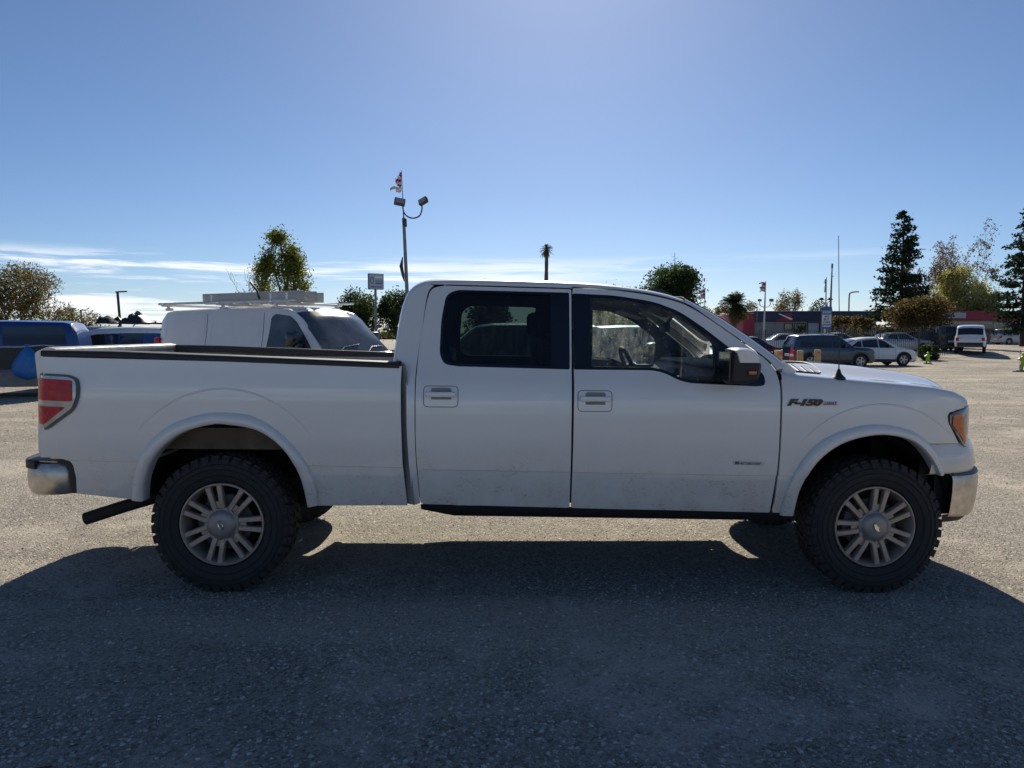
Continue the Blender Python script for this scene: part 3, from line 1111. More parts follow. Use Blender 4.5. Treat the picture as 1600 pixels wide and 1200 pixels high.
mb.prism(rnd([(-2.945, .80), (-2.87, .795), (-2.845, .70), (-2.842, .60), (-2.868, .60), (-2.885, .74), (-2.905, .775), (-2.95, .78)], .01, 2), .045, .16)
mirror_obj(mb.V, mb.F, 'bumper_gap_filler', M['black_plastic'], (rb, rb))

# ---- front end
nose = [(2.30, .042), (2.43, .062), (2.52, .085), (2.60, .125), (2.66, .185), (2.72, .28), (2.79, .45), (2.85, .72), (2.875, 1.0)]
def nose_curve(dx=0.0, s=1.0, start=0):
    h = [(x + dx, y) for x, y in nose[start:]]
    return catmull(h + [(x, TW - y) for x, y in h[-2::-1]], 4)


# body-colour valance under the lamps
plan_strip(nose_curve(.012, start=0), .742, .934, 'front_valance', M['white_paint'], truck,
           [(-.06, -.06), (0, -.012), (.05, .0), (.3, .012), (.7, -.004), (.96, -.022), (1.0, -.04)])
# chrome bumper
fb = plan_strip(nose_curve(.032, start=1), lambda t: .47 + .0 * t, .742, 'front_bumper', M['chrome_dusty'], truck,
                [(-.02, -.03), (0, -.018), (.08, -.006), (.3, .004), (.6, .012), (.86, .012), (.96, .004), (1.0, -.02)])
plan_strip(nose_curve(-.01, start=1), .435, .49, 'front_air_dam', M['black_plastic'], fb, [(0, -.03), (.4, -.01), (1, -.005)])
MB().box((2.42, .17, .47), (2.56, 1.83, .73)).box((2.50, .30, .47), (2.66, 1.70, .90)).box((2.655, .45, .48), (2.765, 1.55, .91)).build('bumper_beam', M['black_plastic'], fb)  # foremost box added to stop sunlight passing through the nose
MB().box((2.36, .24, .66), (2.60, 1.76, 1.14)).build('radiator_core', M['black_plastic'], truck)  # unseen filler added against sunlight leaking between bumper and grille
MB().box((1.375, .13, .60), (1.47, 1.87, 1.325)).build('firewall', M['black_plastic'], truck)  # unseen panel added to close a sunlight leak below the windscreen
MB().box((1.52, .62, .60), (2.28, 1.38, 1.20), bev=.05).build('engine_block', M['chassis'], truck)  # unseen block, added with the firewall against the same sunlight leak
hdr = [(2.50, .078), (2.54, .098), (2.575, .135), (2.605, .20), (2.64, .32), (2.69, .52), (2.745, .78), (2.765, 1.0)]
plan_strip(catmull(hdr + [(x, TW - y) for x, y in hdr[-2::-1]], 4), 1.14, 1.232, 'nose_header', M['white_paint'], truck, [(0, -.004), (.35, -.004), (.7, -.014), (.9, -.028), (1, -.05)])
plan_strip(nose_curve(.045, start=1), .728, .752, 'bumper_top_pad', M['grey_trim'], fb, [(0, -.02), (.3, .0), (.8, -.006), (1, -.05)])
# headlights
for far in (0, 1):
    hc = catmull([(2.425, .052), (2.47, .062), (2.52, .08), (2.565, .108), (2.605, .15), (2.635, .21), (2.66, .32), (2.68, .46)], 4)
    nH = len(hc)
    sx = np.linspace(0, 1, nH)
    P = []; PA = []
    for i in range(nH):
        x, y = hc[i]
        zl = np.interp(x, [2.425, 2.435, 2.545, 2.56, 2.7], [1.062, 1.045, .917, .908, .905])
        zh = np.interp(x, [2.425, 2.44, 2.52, 2.575, 2.61, 2.7], [1.105, 1.122, 1.142, 1.158, 1.165, 1.17])
        row = []
        for t, o_ in [(-.03, .06), (0, .002), (.08, -.005), (.5, -.008), (.92, -.005), (1, .002), (1.03, .06)]:
            row.append((x, (y + o_) if not far else TW - y - o_, lerp(zl, zh, t)))
        P.append(row)
        if 2.43 < x < 2.552:
            za = np.interp(x, [2.43, 2.54, 2.552], [1.056, .935, .93]); zb = np.interp(x, [2.43, 2.49, 2.515, 2.545, 2.552], [1.104, 1.120, 1.10, .96, .94])
            PA.append([(x + .006, (y - .0125 - .002 * math.sin(math.pi * t)) if not far else TW - (y - .0125 - .002 * math.sin(math.pi * t)), lerp(za, zb, t)) for t in (0, .25, .5, .75, 1)])
    V, F = grid(P, flip=bool(far))
    hl = mobj('headlight', V, F, M['headlamp_lens'], truck, 45)
    V, F = grid(PA, flip=bool(far))
    mobj('amber_reflector', V, F, M['amber_lens'], hl, 45)
    # dark gasket line round the lamp
    loop = [r_[1] for r_ in P] + [r_[5] for r_ in P[::-1]]
    MB().tube(loop + loop[:1], .0022, 5, caps=False).build('headlight_gasket', M['black_plastic'], hl)
# grille
gr = MB()
gr.box((2.60, .42, .90), (2.70, 1.58, 1.13))
grille = gr.build('grille', M['black_plastic'], truck)
for k in range(3):
    z = .955 + k * .065
    MB().box((2.68, .46, z - .022), (2.775, 1.54, z + .022), bev=.012).build('grille_bar', M['chrome'], grille)
fr = MB()
for a, c in (((2.64, .41, .90), (2.76, .46, 1.13)), ((2.64, 1.54, .90), (2.76, 1.59, 1.13)), ((2.62, .41, 1.11), (2.74, 1.59, 1.15)), ((2.64, .41, .885), (2.77, 1.59, .92))):
    fr.box(a, c, bev=.012)
fr.build('grille_surround', M['chrome'], grille)

# fender tops and hood
def side_y(x, z): return Ycab(x, z)


xs = np.r_[np.linspace(1.374, 2.44, 30), np.linspace(2.46, 2.57, 8)]
P = []
for x in xs:
    zc = crest(x); y0 = side_y(min(x, 2.62), zc - .045)
    nar = 1 - .35 * float(sstep(2.4, 2.62, x))
    P.append([(x, y0, zc - .046), (x, y0 + .004, zc - .030), (x, y0 + .013 * nar, zc - .015), (x, y0 + .030 * nar, zc - .003), (x, y0 + .055 * nar, zc + .002), (x, y0 + .10 * nar, zc + .006), (x, y0 + .155 * nar, zc + .010), (x, y0 + .160 * nar, zc - .02)])
V, F = grid(P)
tops = mirror_obj(V, F, 'fender_top', M['white_paint'], fenders, 55)
hood_top = lambda x: float(np.interp(x, [1.4, 1.6, 1.75, 1.908, 2.094, 2.326, 2.554, 2.70, 2.80, 2.86], [1.385, 1.391, 1.393, 1.391, 1.379, 1.353, 1.310, 1.275, 1.24, 1.20]))
P = []
ys = np.r_[np.linspace(0, .5, 16), np.linspace(.55, 1.0, 8)]
ys = np.r_[ys, 2 - ys[-2::-1]]
rows = []
for u in np.linspace(0, 1, 30):
    row = []
    for v in ys:
        w = v if v <= 1 else 2 - v                  # 0 edge .. 1 centre
        yE = lambda x: side_y(min(x, 2.62), crest(x) - .045) + .165 * (1 - .35 * float(sstep(2.4, 2.62, x)))
        xr = 1.46 + .20 * (1 - (1 - w) ** 2)        # rear edge
        xf = 2.57 + .20 * (1 - (1 - w) ** 2.0)
        x = lerp(xr, xf, u)
        y0 = yE(x)
        y = lerp(y0, 1.0, w)
        e = crest(x) + .010
        z = e + (hood_top(x) - e) * float(sstep(.06, .52, w)) + .008 * w
        z -= .05 * max(0, (u - .86) / .14) ** 2.2
        if x > 2.58 and w < .3:
            z = min(z, lerp(1.19, z, w / .3) + .02)
        row.append((x, y if v <= 1 else TW - y, z))
    rows.append(row)
V, F = grid(rows, flip=True)
hood = mobj('hood', V, F, M['white_paint'], truck, 55)
bm = bmesh.new(); bm.from_mesh(hood.data); bmesh.ops.recalc_face_normals(bm, faces=bm.faces[:])
if sum(f.normal.z for f in bm.faces) < 0:
    for f in bm.faces: f.normal_flip()
r_ = bmesh.ops.extrude_edge_only(bm, edges=[e for e in bm.edges if len(e.link_faces) == 1])
for v in [g for g in r_['geom'] if isinstance(g, bmesh.types.BMVert)]:
    v.co.z -= .03
bm.to_mesh(hood.data); bm.free()
hood.data.set_sharp_from_angle(angle=R(50))
# cowl panel with louvres between hood and windscreen
cw = MB()
P = []
for v in np.linspace(0, 1, 25):
    w = v * 2 if v <= .5 else 2 - 2 * v
    yE = .075
    y = lerp(yE, 1.0, w); y = y if v <= .5 else TW - y
    xr = 1.46 + .20 * (1 - (1 - w) ** 2)
    P.append([(xr - .12, y, 1.352 + .05 * w), (xr - .05, y, 1.345 + .045 * w), (xr + .004, y, 1.350 + .035 * w)])
V, F = grid(P)
cw.add(V, F)
cowl = cw.build('cowl_panel', M['black_plastic'], truck, fix=True)
# louvred vent panel at the hood's rear corner
for far in (0, 1):
    for k in range(5):
        x0 = 1.50 + k * .048
        mbl = MB()
        pts = []
        for t in np.linspace(0, 1, 7):
            y = lerp(.27, .62 - .045 * k, t)
            w_ = (y - .25) / .75
            xx = x0 + .12 * w_ * (1 - .3 * t)
            e = crest(xx) + .010
            z = e + (hood_top(xx) - e) * float(sstep(.06, .52, w_)) + .008 * w_ + .006
            pts.append((xx, y if not far else TW - y, z))
        mbl.tube(pts, .007, 5)
        mbl.build('hood_louvre', M['black_plastic'], hood)
# wipers
for far in (0, 1):
    loop = []
    for y_, x_ in ((.262, 1.49), (.30, 1.70), (.40, 1.755), (.52, 1.765), (.62, 1.745), (.68, 1.70), (.70, 1.62)):
        w_ = (y_ - .25) / .75
        e_ = crest(x_) + .010
        loop.append((x_, y_ if not far else TW - y_, e_ + (hood_top(x_) - e_) * float(sstep(.06, .52, w_)) + .008 * w_ + .003))
    MB().tube([tuple(p) for p in catmull(loop, 4)], .009, 6).build('vent_panel_edge', M['black_plastic'], hood)
mb = MB()
mb.tube([(1.40, .30, 1.405), (1.33, .45, 1.475), (1.335, .75, 1.50)], .008, 6)
mb.tube([(1.37, .18, 1.43), (1.325, .45, 1.485), (1.33, .80, 1.51)], .006, 5)
mb.build('wiper', M['black_plastic'], truck)
mb = MB()
mb.tube([(1.46, 1.0, 1.43), (1.36, 1.15, 1.48), (1.36, 1.5, 1.49)], .008, 6)
mb.build('wiper', M['black_plastic'], truck)
# cabin-corner trim and hood hinge by the windscreen's foot
MB().prism(rnd([(1.40, 1.352), (1.47, 1.345), (1.49, 1.365), (1.45, 1.40), (1.405, 1.43)], .008, 2), .105, .20).build('cowl_corner', M['white_paint'], truck)

# antenna
az, ay = crest(1.74) + .002, side_y(1.74, crest(1.74) - .045) + .055
an = MB()
an.lathe([(.042, -.01), (.040, .004), (.026, .016), (.015, .030), (.010, .05), (.006, .055)], 14, 'z', (1.74, ay, az))
antenna = an.build('antenna_base', M['black_plastic'], truck)
MB().tube([(1.74, ay, az + .05), (1.737, ay, az + .22), (1.706, ay, az + .86)], [.004, .0028, .0018], 6).build('antenna_mast', M['black_plastic'], antenna)

# ---- side mirrors
for far in (0, 1):
    def ym(y): return y if not far else TW - y
    mir = MB()
    # housing: loft of rounded sections across y
    sec = []
    for y, sc, dxm in ((-.02, .72, .01), (-.05, .92, 0), (-.12, 1.0, 0), (-.19, 1.0, 0), (-.235, .95, -.004), (-.255, .80, -.008)):
        poly = rnd([(.972, 1.300), (1.098, 1.306), (1.147, 1.332), (1.160, 1.420), (1.140, 1.44), (1.115, 1.492), (1.02, 1.507), (.985, 1.498)], [.02, .03, .03, .02, .03, .03, .03, .02], 3)
        c = np.array([1.065, 1.405])
        sec.append([(float(q[0]), ym(y), float(q[1])) for q in (c + (np.array(poly) - c) * sc + [dxm, 0])])
    V, F = grid([s + s[:1] for s in sec])
    mir.add(V, F)
    mir.add(sec[0], [tuple(range(len(sec[0])))]); mir.add(sec[-1], [tuple(range(len(sec[-1]) - 1, -1, -1))])
    mo = mir.build('side_mirror', M['black_plastic'], truck, 40, fix=True)
    cap = []
    for y, sc in ((-.06, .99), (-.10, 1.03), (-.19, 1.035), (-.242, .99), (-.264, .84)):
        poly = [(1.012, 1.430), (.990, 1.50), (1.02, 1.510), (1.075, 1.508), (1.113, 1.495), (1.130, 1.47), (1.142, 1.430)]
        c = np.array([1.065, 1.42])
        cap.append([(float(q[0]), ym(y), float(q[1])) for q in (c + (np.array(poly) - c) * sc)])
    V, F = grid(cap)
    n0 = len(V)
    F.append(tuple(range(n0 - 7, n0)))
    mbc = MB().add(V, F)
    mbc.build('mirror_cap', M['chrome_dusty'] if False else M['white_paint'], mo, 50, fix=True)
    MB().box((1.068, min(ym(-.275), ym(-.255)), 1.362), (1.112, max(ym(-.275), ym(-.255)), 1.383), bev=.004).build('turn_signal', M['amber_lens'], mo)
    MB().box((.966, min(ym(-.235), ym(-.04)), 1.325), (.974, max(ym(-.235), ym(-.04)), 1.485)).build('mirror_glass', M['black_gloss'], mo)
    MB().prism(rnd([(1.05, 1.30), (1.14, 1.30), (1.13, 1.36), (1.06, 1.36)], .01, 2), min(ym(.06), ym(-.04)), max(ym(.06), ym(-.04))).build('mirror_arm', M['black_plastic'], mo, fix=True)

# ---- badges (near and far side)
for far in (0, 1):
    par = fenders[far]
    def place(V, x, z, y, h=1.0):
        if not far:
            return [(x + v[0], y - v[2], z + v[1] * h) for v in V]
        return [(x - v[0], TW - y + v[2], z + v[1] * h) for v in V]
    bx = 1.400 if not far else 1.705
    yb_ = Ycab(1.5, 1.185)
    Vt, Ft = text_mesh('F-150', .062, .004, .32, bold=.0035, space=.92)
    w = max(v[0] for v in Vt); sc = .215 / w
    Vt = [(v[0] * sc, v[1] * .84, v[2]) for v in Vt]
    Vc, Fc = text_mesh('F-150', .062, .0015, .32, bold=.0056, space=.92)
    w2 = max(v[0] for v in Vc); Vc = [(v[0] * sc - .001, v[1] * .84, v[2]) for v in Vc]
    mobj('badge_outline', place(Vc, bx, 1.166, yb_ - .0015), Fc, M['badge_silver'], par, 30)
    mobj('badge_lettering', place(Vt, bx, 1.166, yb_ - .004), Ft, M['black_gloss'], par, 30)
    sgn = 1 if not far else -1
    plate = MB()
    x0, x1 = bx + sgn * .218, bx + sgn * .305
    ya, yb2 = (yb_ - .006, yb_ + .004) if not far else (TW - yb_ - .004, TW - yb_ + .006)
    plate.box((min(x0, x1), ya, 1.172), (max(x0, x1), yb2, 1.191), bev=.003)
    plate.build('badge_plate', M['badge_silver'], par)
    Vt, Ft = text_mesh('LARIAT', .0135, .0015, .2, bold=.0006, space=1.15)
    w = max(v[0] for v in Vt); Vt = [(v[0] * .076 / w, v[1], v[2]) for v in Vt]
    mobj('badge_lettering', place(Vt, bx + sgn * .224, 1.1765, yb_ - .0062), Ft, M['black_gloss'], par, 30)
    MB().box((min(x0, x1), ya + (.002 if not far else .0), 1.1685), (max(x0, x1), yb2, 1.172)).build('badge_underline', M['red_lens'], par)
    # plate on the front door
    yd = Ycab(1.18, .815)
    x0, x1 = (1.083, 1.272)
    ya, yb2 = (yd - .006, yd + .004) if not far else (TW - yd - .004, TW - yd + .006)
    mbp = MB()
    mbp.prism(rnd([(x0, .803), (x1, .797), (x1, .823), (x0, .829)], [.004, .012, .012, .006], 4), ya, yb2)
    mbp.build('badge_plate', M['badge_silver'], doors_f[far], fix=True)
    Vt, Ft = text_mesh('ECOBOOST', .020, .0015, .1, bold=.0007, space=1.1)
    w = max(v[0] for v in Vt); Vt = [(v[0] * .125 / w, v[1] - v[0] * .03, v[2]) for v in Vt]
    tx = 1.125 if not far else 1.255
    mobj('badge_lettering', place(Vt, tx, .8065, yd - .0062), Ft, M['black_gloss'], doors_f[far], 30)
    V2 = [(-.001, 0), (.024, .0), (.032, .010), (.020, .010), (.030, .018), (.0, .018)]
    lx = 1.092 if not far else 1.262
    mobj('badge_leaf', [((lx + a) if not far else (lx - a), (yd - .0075) if not far else TW - yd + .0075, .806 + c) for a, c in V2], [tuple(range(6))], M['grey_trim'], doors_f[far], 0)

# ---- underside
mb = MB()
for y in (.42, 1.46):
    mb.box((-2.95, y, .52), (2.45, y + .12, .66))
mb.build('frame_rail', M['chassis'], truck)
rk = MB()
P = []
for x in np.linspace(-.80, 1.40, 12):
    zt = np.interp(x, [-.8, 1.4], [.545, .50])
    zb = np.interp(x, [-.80, -.62, 1.40], [.50, .462, .440])
    P.append([(x, .045, zt), (x, .075, zb + .01), (x, .10, zb), (x, .30, zb + .02)])
V, F = grid(P)
mirror_obj(V, F, 'rocker', M['black_plastic'], (truck, truck), 50)
mb = MB()
mb.box((-.8, .30, .50), (1.4, 1.7, .60))
mb.box((.3, .62, .46), (1.6, 1.38, .62), bev=.04)
mb.box((.72, .30, .405), (.83, .50, .50), bev=.01)
mb.build('floor_pan', M['chassis'], truck)
mb = MB().box((-1.35, 1.2, .52), (-.35, 1.62, .70), bev=.05)
mb.build('fuel_tank', M['chassis'], truck)
mb = MB()
mb.tube([(-1.99, .30, .41), (-1.99, 1.70, .41)], .045, 12)
mb.lathe([(.02, -.14), (.10, -.12), (.155, -.05), (.16, .05), (.11, .12), (.02, .14)], 16, 'x', (-1.99, 1.0, .41))
mb.build('rear_axle', M['chassis'], truck)
mb = MB()
mb.tube([(1.99, .30, .41), (1.99, .7, .46), (1.99, 1.3, .46), (1.99, 1.70, .41)], .04, 10)
mb.build('front_axle', M['chassis'], truck)
mb = MB()
mb.tube([(-1.8, 1.0, .42), (.6, 1.0, .52)], .045, 10)
mb.build('drive_shaft', M['chassis'], truck)
for y in (.44, 1.50):
    mb = MB()
    pts = [(-2.65, y, .60), (-2.35, y, .50), (-1.99, y, .465), (-1.65, y, .50), (-1.3, y, .58)]
    for k in range(3):
        mb.tube([(x, yy, z - k * .014) for x, yy, z in catmull(pts, 4)], .026, 4)
    mb.build('leaf_spring', M['chassis'], truck)
ex = MB()
path = catmull([(-2.845, .145, .422), (-2.60, .165, .502), (-2.45, .25, .54), (-2.2, .36, .62), (-1.7, .36, .62), (-1.3, .45, .55), (-.3, .5, .52)], 5)
ex.tube([tuple(p) for p in path], .038, 16, caps=False)
inner = [(-2.844, .145, .4223), (-2.72, .155, .463)]
ex.tube(inner, .034, 16, caps=False)
ex.build('exhaust_pipe', M['chassis'], truck)
mb = MB().box((-.6, .38, .47), (.2, .62, .60), bev=.06)
mb.build('muffler', M['chassis'], truck)

# ---- cabin furniture
def seat(x, y, w, name):
    root = MB()
    root.box((x - .25, y - w / 2, .86), (x + .26, y + w / 2, 1.02), bev=.05)
    o = root.build(name, M['interior_dark'], truck, 50)
    bk = MB()
    P = []
    for t, hw, th in [(0, .46, .1), (.12, .5, .12), (.6, .48, .11), (.85, .40, .09), (1, .3, .05)]:
        z = 1.0 + .56 * t; xx = x - .22 - .20 * t
        ring = []
        for k in range(12):
            a = 2 * math.pi * k / 12
            ring.append((xx + th * math.cos(a), y + w * hw * math.copysign(abs(math.sin(a)) ** .6, math.sin(a)), z))
        P.append(ring + ring[:1])
    V, F = grid(P)
    bk.add(V, F)
    bk.build('backrest', M['interior_dark'], o, 60, fix=True)
    hd = MB().box((x - .50, y - .13, 1.565), (x - .40, y + .13, 1.74), bev=.035)
    hd.tube([(x - .44, y - .06, 1.5), (x - .45, y - .06, 1.6)], .008, 6); hd.tube([(x - .44, y + .06, 1.5), (x - .45, y + .06, 1.6)], .008, 6)
    hd.build('headrest', M['interior_dark'], o, 50)
    return o


seat(.40, .52, .52, 'front_seat')
seat(.40, 1.48, .52, 'front_seat')
bench = MB().box((-.62, .3, .86), (-.12, 1.7, 1.0), bev=.05)
bo = bench.build('rear_bench', M['interior_dark'], truck, 50)
MB().box((-.80, .3, .95), (-.66, 1.7, 1.48), bev=.05).build('backrest', M['interior_dark'], bo, 50)
dash = MB()
prof = rnd([(.90, 1.05), (1.36, 1.0), (1.38, 1.36), (1.10, 1.385), (1.0, 1.36), (.95, 1.30), (.93, 1.18)], .03, 3)
dash.prism(prof, .14, 1.86)
do = dash.build('dashboard', M['interior_mid'], truck, 40, fix=True)
MB().box((1.02, .22, 1.372), (1.34, 1.78, 1.398), bev=.01).build('dashboard_top', M['interior_light'], do)
MB().prism(rnd([(.84, 1.0), (1.0, 1.0), (.99, 1.345), (.92, 1.335), (.875, 1.20)], .02, 3), .86, 1.14).build('centre_console', M['interior_dark'], do, fix=True)
for k in range(4):
    MB().box((.865 + .016 * k, .885, 1.12 + .055 * k), (.90 + .02 * k, 1.115, 1.155 + .055 * k), bev=.006).build('console_control', M['grey_trim'] if k % 2 else M['interior_light'], do)
MB().box((.915, .22, 1.14), (.94, .80, 1.30), bev=.02).build('glovebox', M['interior_light'], do)
sw = MB()
ca = R(24)
ring = []
for k in range(29):
    a = 2 * math.pi * k / 28
    ring.append((.72 + .19 * math.sin(a) * -math.sin(ca) * 1.0, 1.48 + .19 * math.cos(a), 1.30 + .19 * math.sin(a) * math.cos(ca)))
sw.tube(ring, .016, 8, caps=False)
sw.lathe([(.0, -.03), (.06, -.025), (.065, .02), (0, .03)], 14, 'x', (.735, 1.48, 1.30))
for a in (R(200), R(340), R(270)):
    sw.tube([(.735, 1.48, 1.30), (.72 - .18 * math.sin(a) * math.sin(ca), 1.48 + .18 * math.cos(a), 1.30 + .18 * math.sin(a) * math.cos(ca))], .014, 6)
sw.tube([(.735, 1.48, 1.30), (.98, 1.48, 1.22)], .03, 8)
sw.build('steering_wheel', M['interior_dark'], truck, 40)
mb = MB().box((.86, .86, 1.60), (.885, 1.14, 1.665), bev=.012)
mb.tube([(.875, 1.0, 1.64), (.93, 1.0, 1.72)], .012, 6)
mb.build('rear_view_mirror', M['interior_dark'], truck)
for y in (.52, 1.48):
    MB().prism([(.62, 1.755), (.80, 1.70), (.802, 1.715), (.622, 1.77)], y - .2, y + .2).build('sun_visor', M['interior_mid'], truck, fix=True)

# ---- wheels
RT = .418


def make_wheel():
    w = {}
    t = MB()
    # tyre cross-section: axial y (0 = outer face), radius
    prof = [(.252, .055), (.262, .030), (.285, .018), (.32, .006), (.352, .004), (.378, .012), (.396, .024), (.407, .042), (.4115, .14), (.407, .238), (.396, .256), (.37, .27), (.33, .28), (.28, .27), (.25, .235)]
    t.lathe(prof, 72, 'y')
    for r_, a_ in ((.300, .0105), (.338, .0035), (.366, .0065)):
        t.lathe([(r_ - .004, a_ + .001), (r_, a_ - .004), (r_ + .004, a_ + .001)], 72, 'y')
    w['tyre'] = t
    tr = MB()
    rs = np.random.default_rng(3)

    def block(a0, a1, y0, y1, r0, r1, skew=0.0, sh=.10):
        V = []
        for r_, k in ((r0, 0), (r1, sh)):
            for (a, y) in ((a0, y0), (a1, y0), (a1, y1), (a0, y1)):
                am, ymid = (a0 + a1) / 2, (y0 + y1) / 2
                aa = lerp(a, am, k); yy = lerp(y, ymid, k)
                aa += skew * (yy - ymid)
                V.append((r_ * math.cos(aa), yy, r_ * math.sin(aa)))
        F = [(4, 5, 6, 7), (0, 1, 5, 4), (1, 2, 6, 5), (2, 3, 7, 6), (3, 0, 4, 7)]
        tr.add(V, F)
    N = 40
    st = 2 * math.pi / N
    for k in range(N):
        a = k * st
        al = 1.0 if k % 2 else .8
        # shoulder lugs reaching over the sidewall
        for side in (0, 1):
            yo = .024 if side == 0 else .256
            yi = .068 if side == 0 else .212
            aa = a + (.5 * st if side else 0)
            block(aa + .1 * st, aa + .86 * st, min(yo, yi), max(yo, yi), .398, RT, 0, .06)
            # side biter on the sidewall
            ya, yb2 = (.012, .030) if side == 0 else (.250, .268)
            rr0 = .366 if k % 2 else .374
            a0, a1 = aa + .14 * st, aa + .80 * st
            Vb = []
            ys_ = (.0095, .022) if side == 0 else (.271, .258)
            for r_, y_ in ((rr0, ys_[0] + (.004 if side == 0 else -.004)), (.402, ys_[1])):
                for q in (a0, a1):
                    Vb.append((r_ * math.cos(q), y_ + (-.007 if side == 0 else .007), r_ * math.sin(q)))
                    Vb.append((r_ * math.cos(q), y_ + (.02 if side == 0 else -.02), r_ * math.sin(q)))
            tr.add(Vb, [(0, 2, 6, 4), (0, 4, 5, 1), (2, 3, 7, 6), (4, 6, 7, 5), (0, 1, 3, 2)])
        block(a + .05 * st, a + .62 * st, .078, .118, .398, RT + .001, 6 * st * .6)
        block(a + .30 * st, a + .92 * st, .124, .158, .398, RT + .002, -5 * st * .6)
        block(a + .10 * st, a + .70 * st, .164, .204, .398, RT + .001, 6 * st * .6)
    w['tread'] = tr
    rim = MB()
    rim.lathe([(.250, .060), (.254, .040), (.250, .026), (.243, .024), (.238, .030), (.234, .048), (.226, .070), (.222, .12), (.214, .20), (.22, .235)], 56, 'y')
    w['rim'] = rim
    sp = []
    for k in range(7):
        m_ = MB()
        base = 2 * math.pi * k / 7
        for s in (-1, 1):
            # each arm of a twin spoke: from hub to rim, tapering, dished
            P = []
            for r_, off_, hw, yf, yb2 in ((.088, .0225, .0170, .040, .085), (.13, .026, .0148, .034, .080), (.19, .031, .0150, .034, .075), (.242, .036, .0185, .036, .070)):
                c_, s_ = math.cos(base), math.sin(base)
                cx_, cz_ = r_ * c_ - s * off_ * s_, r_ * s_ + s * off_ * c_
                tx, tz = -s_, c_
                P.append([(cx_ - tx * hw, yb2, cz_ - tz * hw), (cx_ - tx * hw, yf + .006, cz_ - tz * hw), (cx_ - tx * hw * .75, yf, cz_ - tz * hw * .75), (cx_ + tx * hw * .75, yf, cz_ + tz * hw * .75), (cx_ + tx * hw, yf + .006, cz_ + tz * hw), (cx_ + tx * hw, yb2, cz_ + tz * hw)])
            V, F = grid(P)
            m_.add(V, F)
        # web behind the pair near the hub
        c_, s_ = math.cos(base), math.sin(base)
        web = []
        for r_, hw in ((.085, .036), (.125, .030), (.14, .012)):
            web.append([(r_ * c_ + s_ * hw, .050, r_ * s_ - c_ * hw), (r_ * c_ - s_ * hw, .050, r_ * s_ + c_ * hw)])
        V, F = grid(web); m_.add(V, F)
        sp.append(m_)
    w['spoke'] = sp
    cp = MB()
    cp.lathe([(.100, .085), (.100, .045), (.096, .036), (.088, .034), (.084, .030), (.078, .022), (.06, .014), (.03, .010), (.001, .009)], 40, 'y')
    for k in range(7):
        a = 2 * math.pi * (k + .5) / 7
        cp.lathe([(.016, .0), (.014, -.008), (.0005, -.008)], 8, 'y', (.092 * math.cos(a), .042, .092 * math.sin(a)))
    w['center_cap'] = cp
    em = MB()
    for rr_, y_ in (((.028, .012), .010),):
        pts = [(rr_[0] * math.cos(2 * math.pi * k / 24), .003, rr_[1] * math.sin(2 * math.pi * k / 24)) for k in range(24)]
        em.tube(pts + pts[:1], .0022, 5, caps=False)
        em.add([(x * .9, .004, z * .9) for x, y, z in pts], [tuple(range(24))])
    w['cap_emblem'] = em
    bk = MB()
    bk.lathe([(.085, .10), (.165, .10), (.165, .125), (.085, .125)], 36, 'y')
    bk.box((-.11, .085, .09), (.06, .15, .175), bev=.015)
    w['brake_disc'] = bk
    hub = MB()
    hub.lathe([(.001, .125), (.10, .125), (.19, .17), (.215, .20)], 28, 'y')
    w['brake_drum'] = hub
    return w


WH = make_wheel()
wm = {'tyre': 'rubber', 'tread': 'tread_rubber', 'rim': 'rim_alloy', 'center_cap': 'cap_alloy', 'cap_emblem': 'chrome', 'brake_disc': 'rim_dark', 'brake_drum': 'chassis'}
wmesh = {}
for k_, m_ in WH.items():
    if k_ == 'spoke':
        wmesh['spoke'] = []
        for s_ in m_:
            me = mesh_data('spoke', s_.V, s_.F, M['rim_alloy'], 30)
            bm = bmesh.new(); bm.from_mesh(me); bmesh.ops.recalc_face_normals(bm, faces=bm.faces[:]); bm.to_mesh(me); bm.free()
            wmesh['spoke'].append(me)
    else:
        me = mesh_data(k_, m_.V, m_.F, M[wm[k_]], 35)
        bm = bmesh.new(); bm.from_mesh(me); bmesh.ops.recalc_face_normals(bm, faces=bm.faces[:]); bm.to_mesh(me); bm.free()
        wmesh[k_] = me
for x, far, ph in ((-1.99, 0, 0), (1.99, 0, 80), (-1.99, 1, 20), (1.99, 1, 140)):
    w = empty('wheel')
    w.parent = truck
    w.location = (x, .020 if not far else TW - .020, RT - .004)
    w.rotation_euler = (0, -R(ph), 0) if not far else (0, R(ph), math.pi)
    for k_, me in wmesh.items():
        if k_ == 'spoke':
            for s_ in me:
                link('spoke', s_, w)
        else:
            oo = link(k_, me, w)
            if k_ == 'cap_emblem':
                oo.rotation_euler = (0, R(ph) + R(70 if not far and x < 0 else 60), 0)

# ================================================================== BACKGROUND MATERIALS
simple('car_glass', (.012, .014, .016), .05, var=.1, coat=.6, spec=.6)
simple('van_glass', (.05, .06, .07), .12, var=.6, coat=.5, scale=2.5)
simple('car_black', (.012, .012, .014), .25, coat=.5, var=.2)
simple('car_navy', (.022, .045, .085), .28, coat=.6, var=.15)
simple('car_blue', (.008, .045, .19), .3, coat=.5, var=.15)
simple('car_red', (.10, .010, .016), .25, coat=.6, var=.15)
simple('car_silver', (.36, .39, .43), .3, metal=.4, coat=.5, var=.1)
simple('car_white', (.70, .71, .73), .28, coat=.5, var=.05)
simple('car_charcoal', (.045, .048, .052), .3, coat=.5, var=.15)
simple('car_green', (.03, .045, .042), .3, coat=.5, var=.15)
simple('cladding', (.035, .036, .038), .6, var=.2)
simple('sill_grey', (.20, .20, .21), .5, var=.2, scale=5)
simple('wheel_silver', (.42, .42, .43), .35, metal=.7, var=.15)
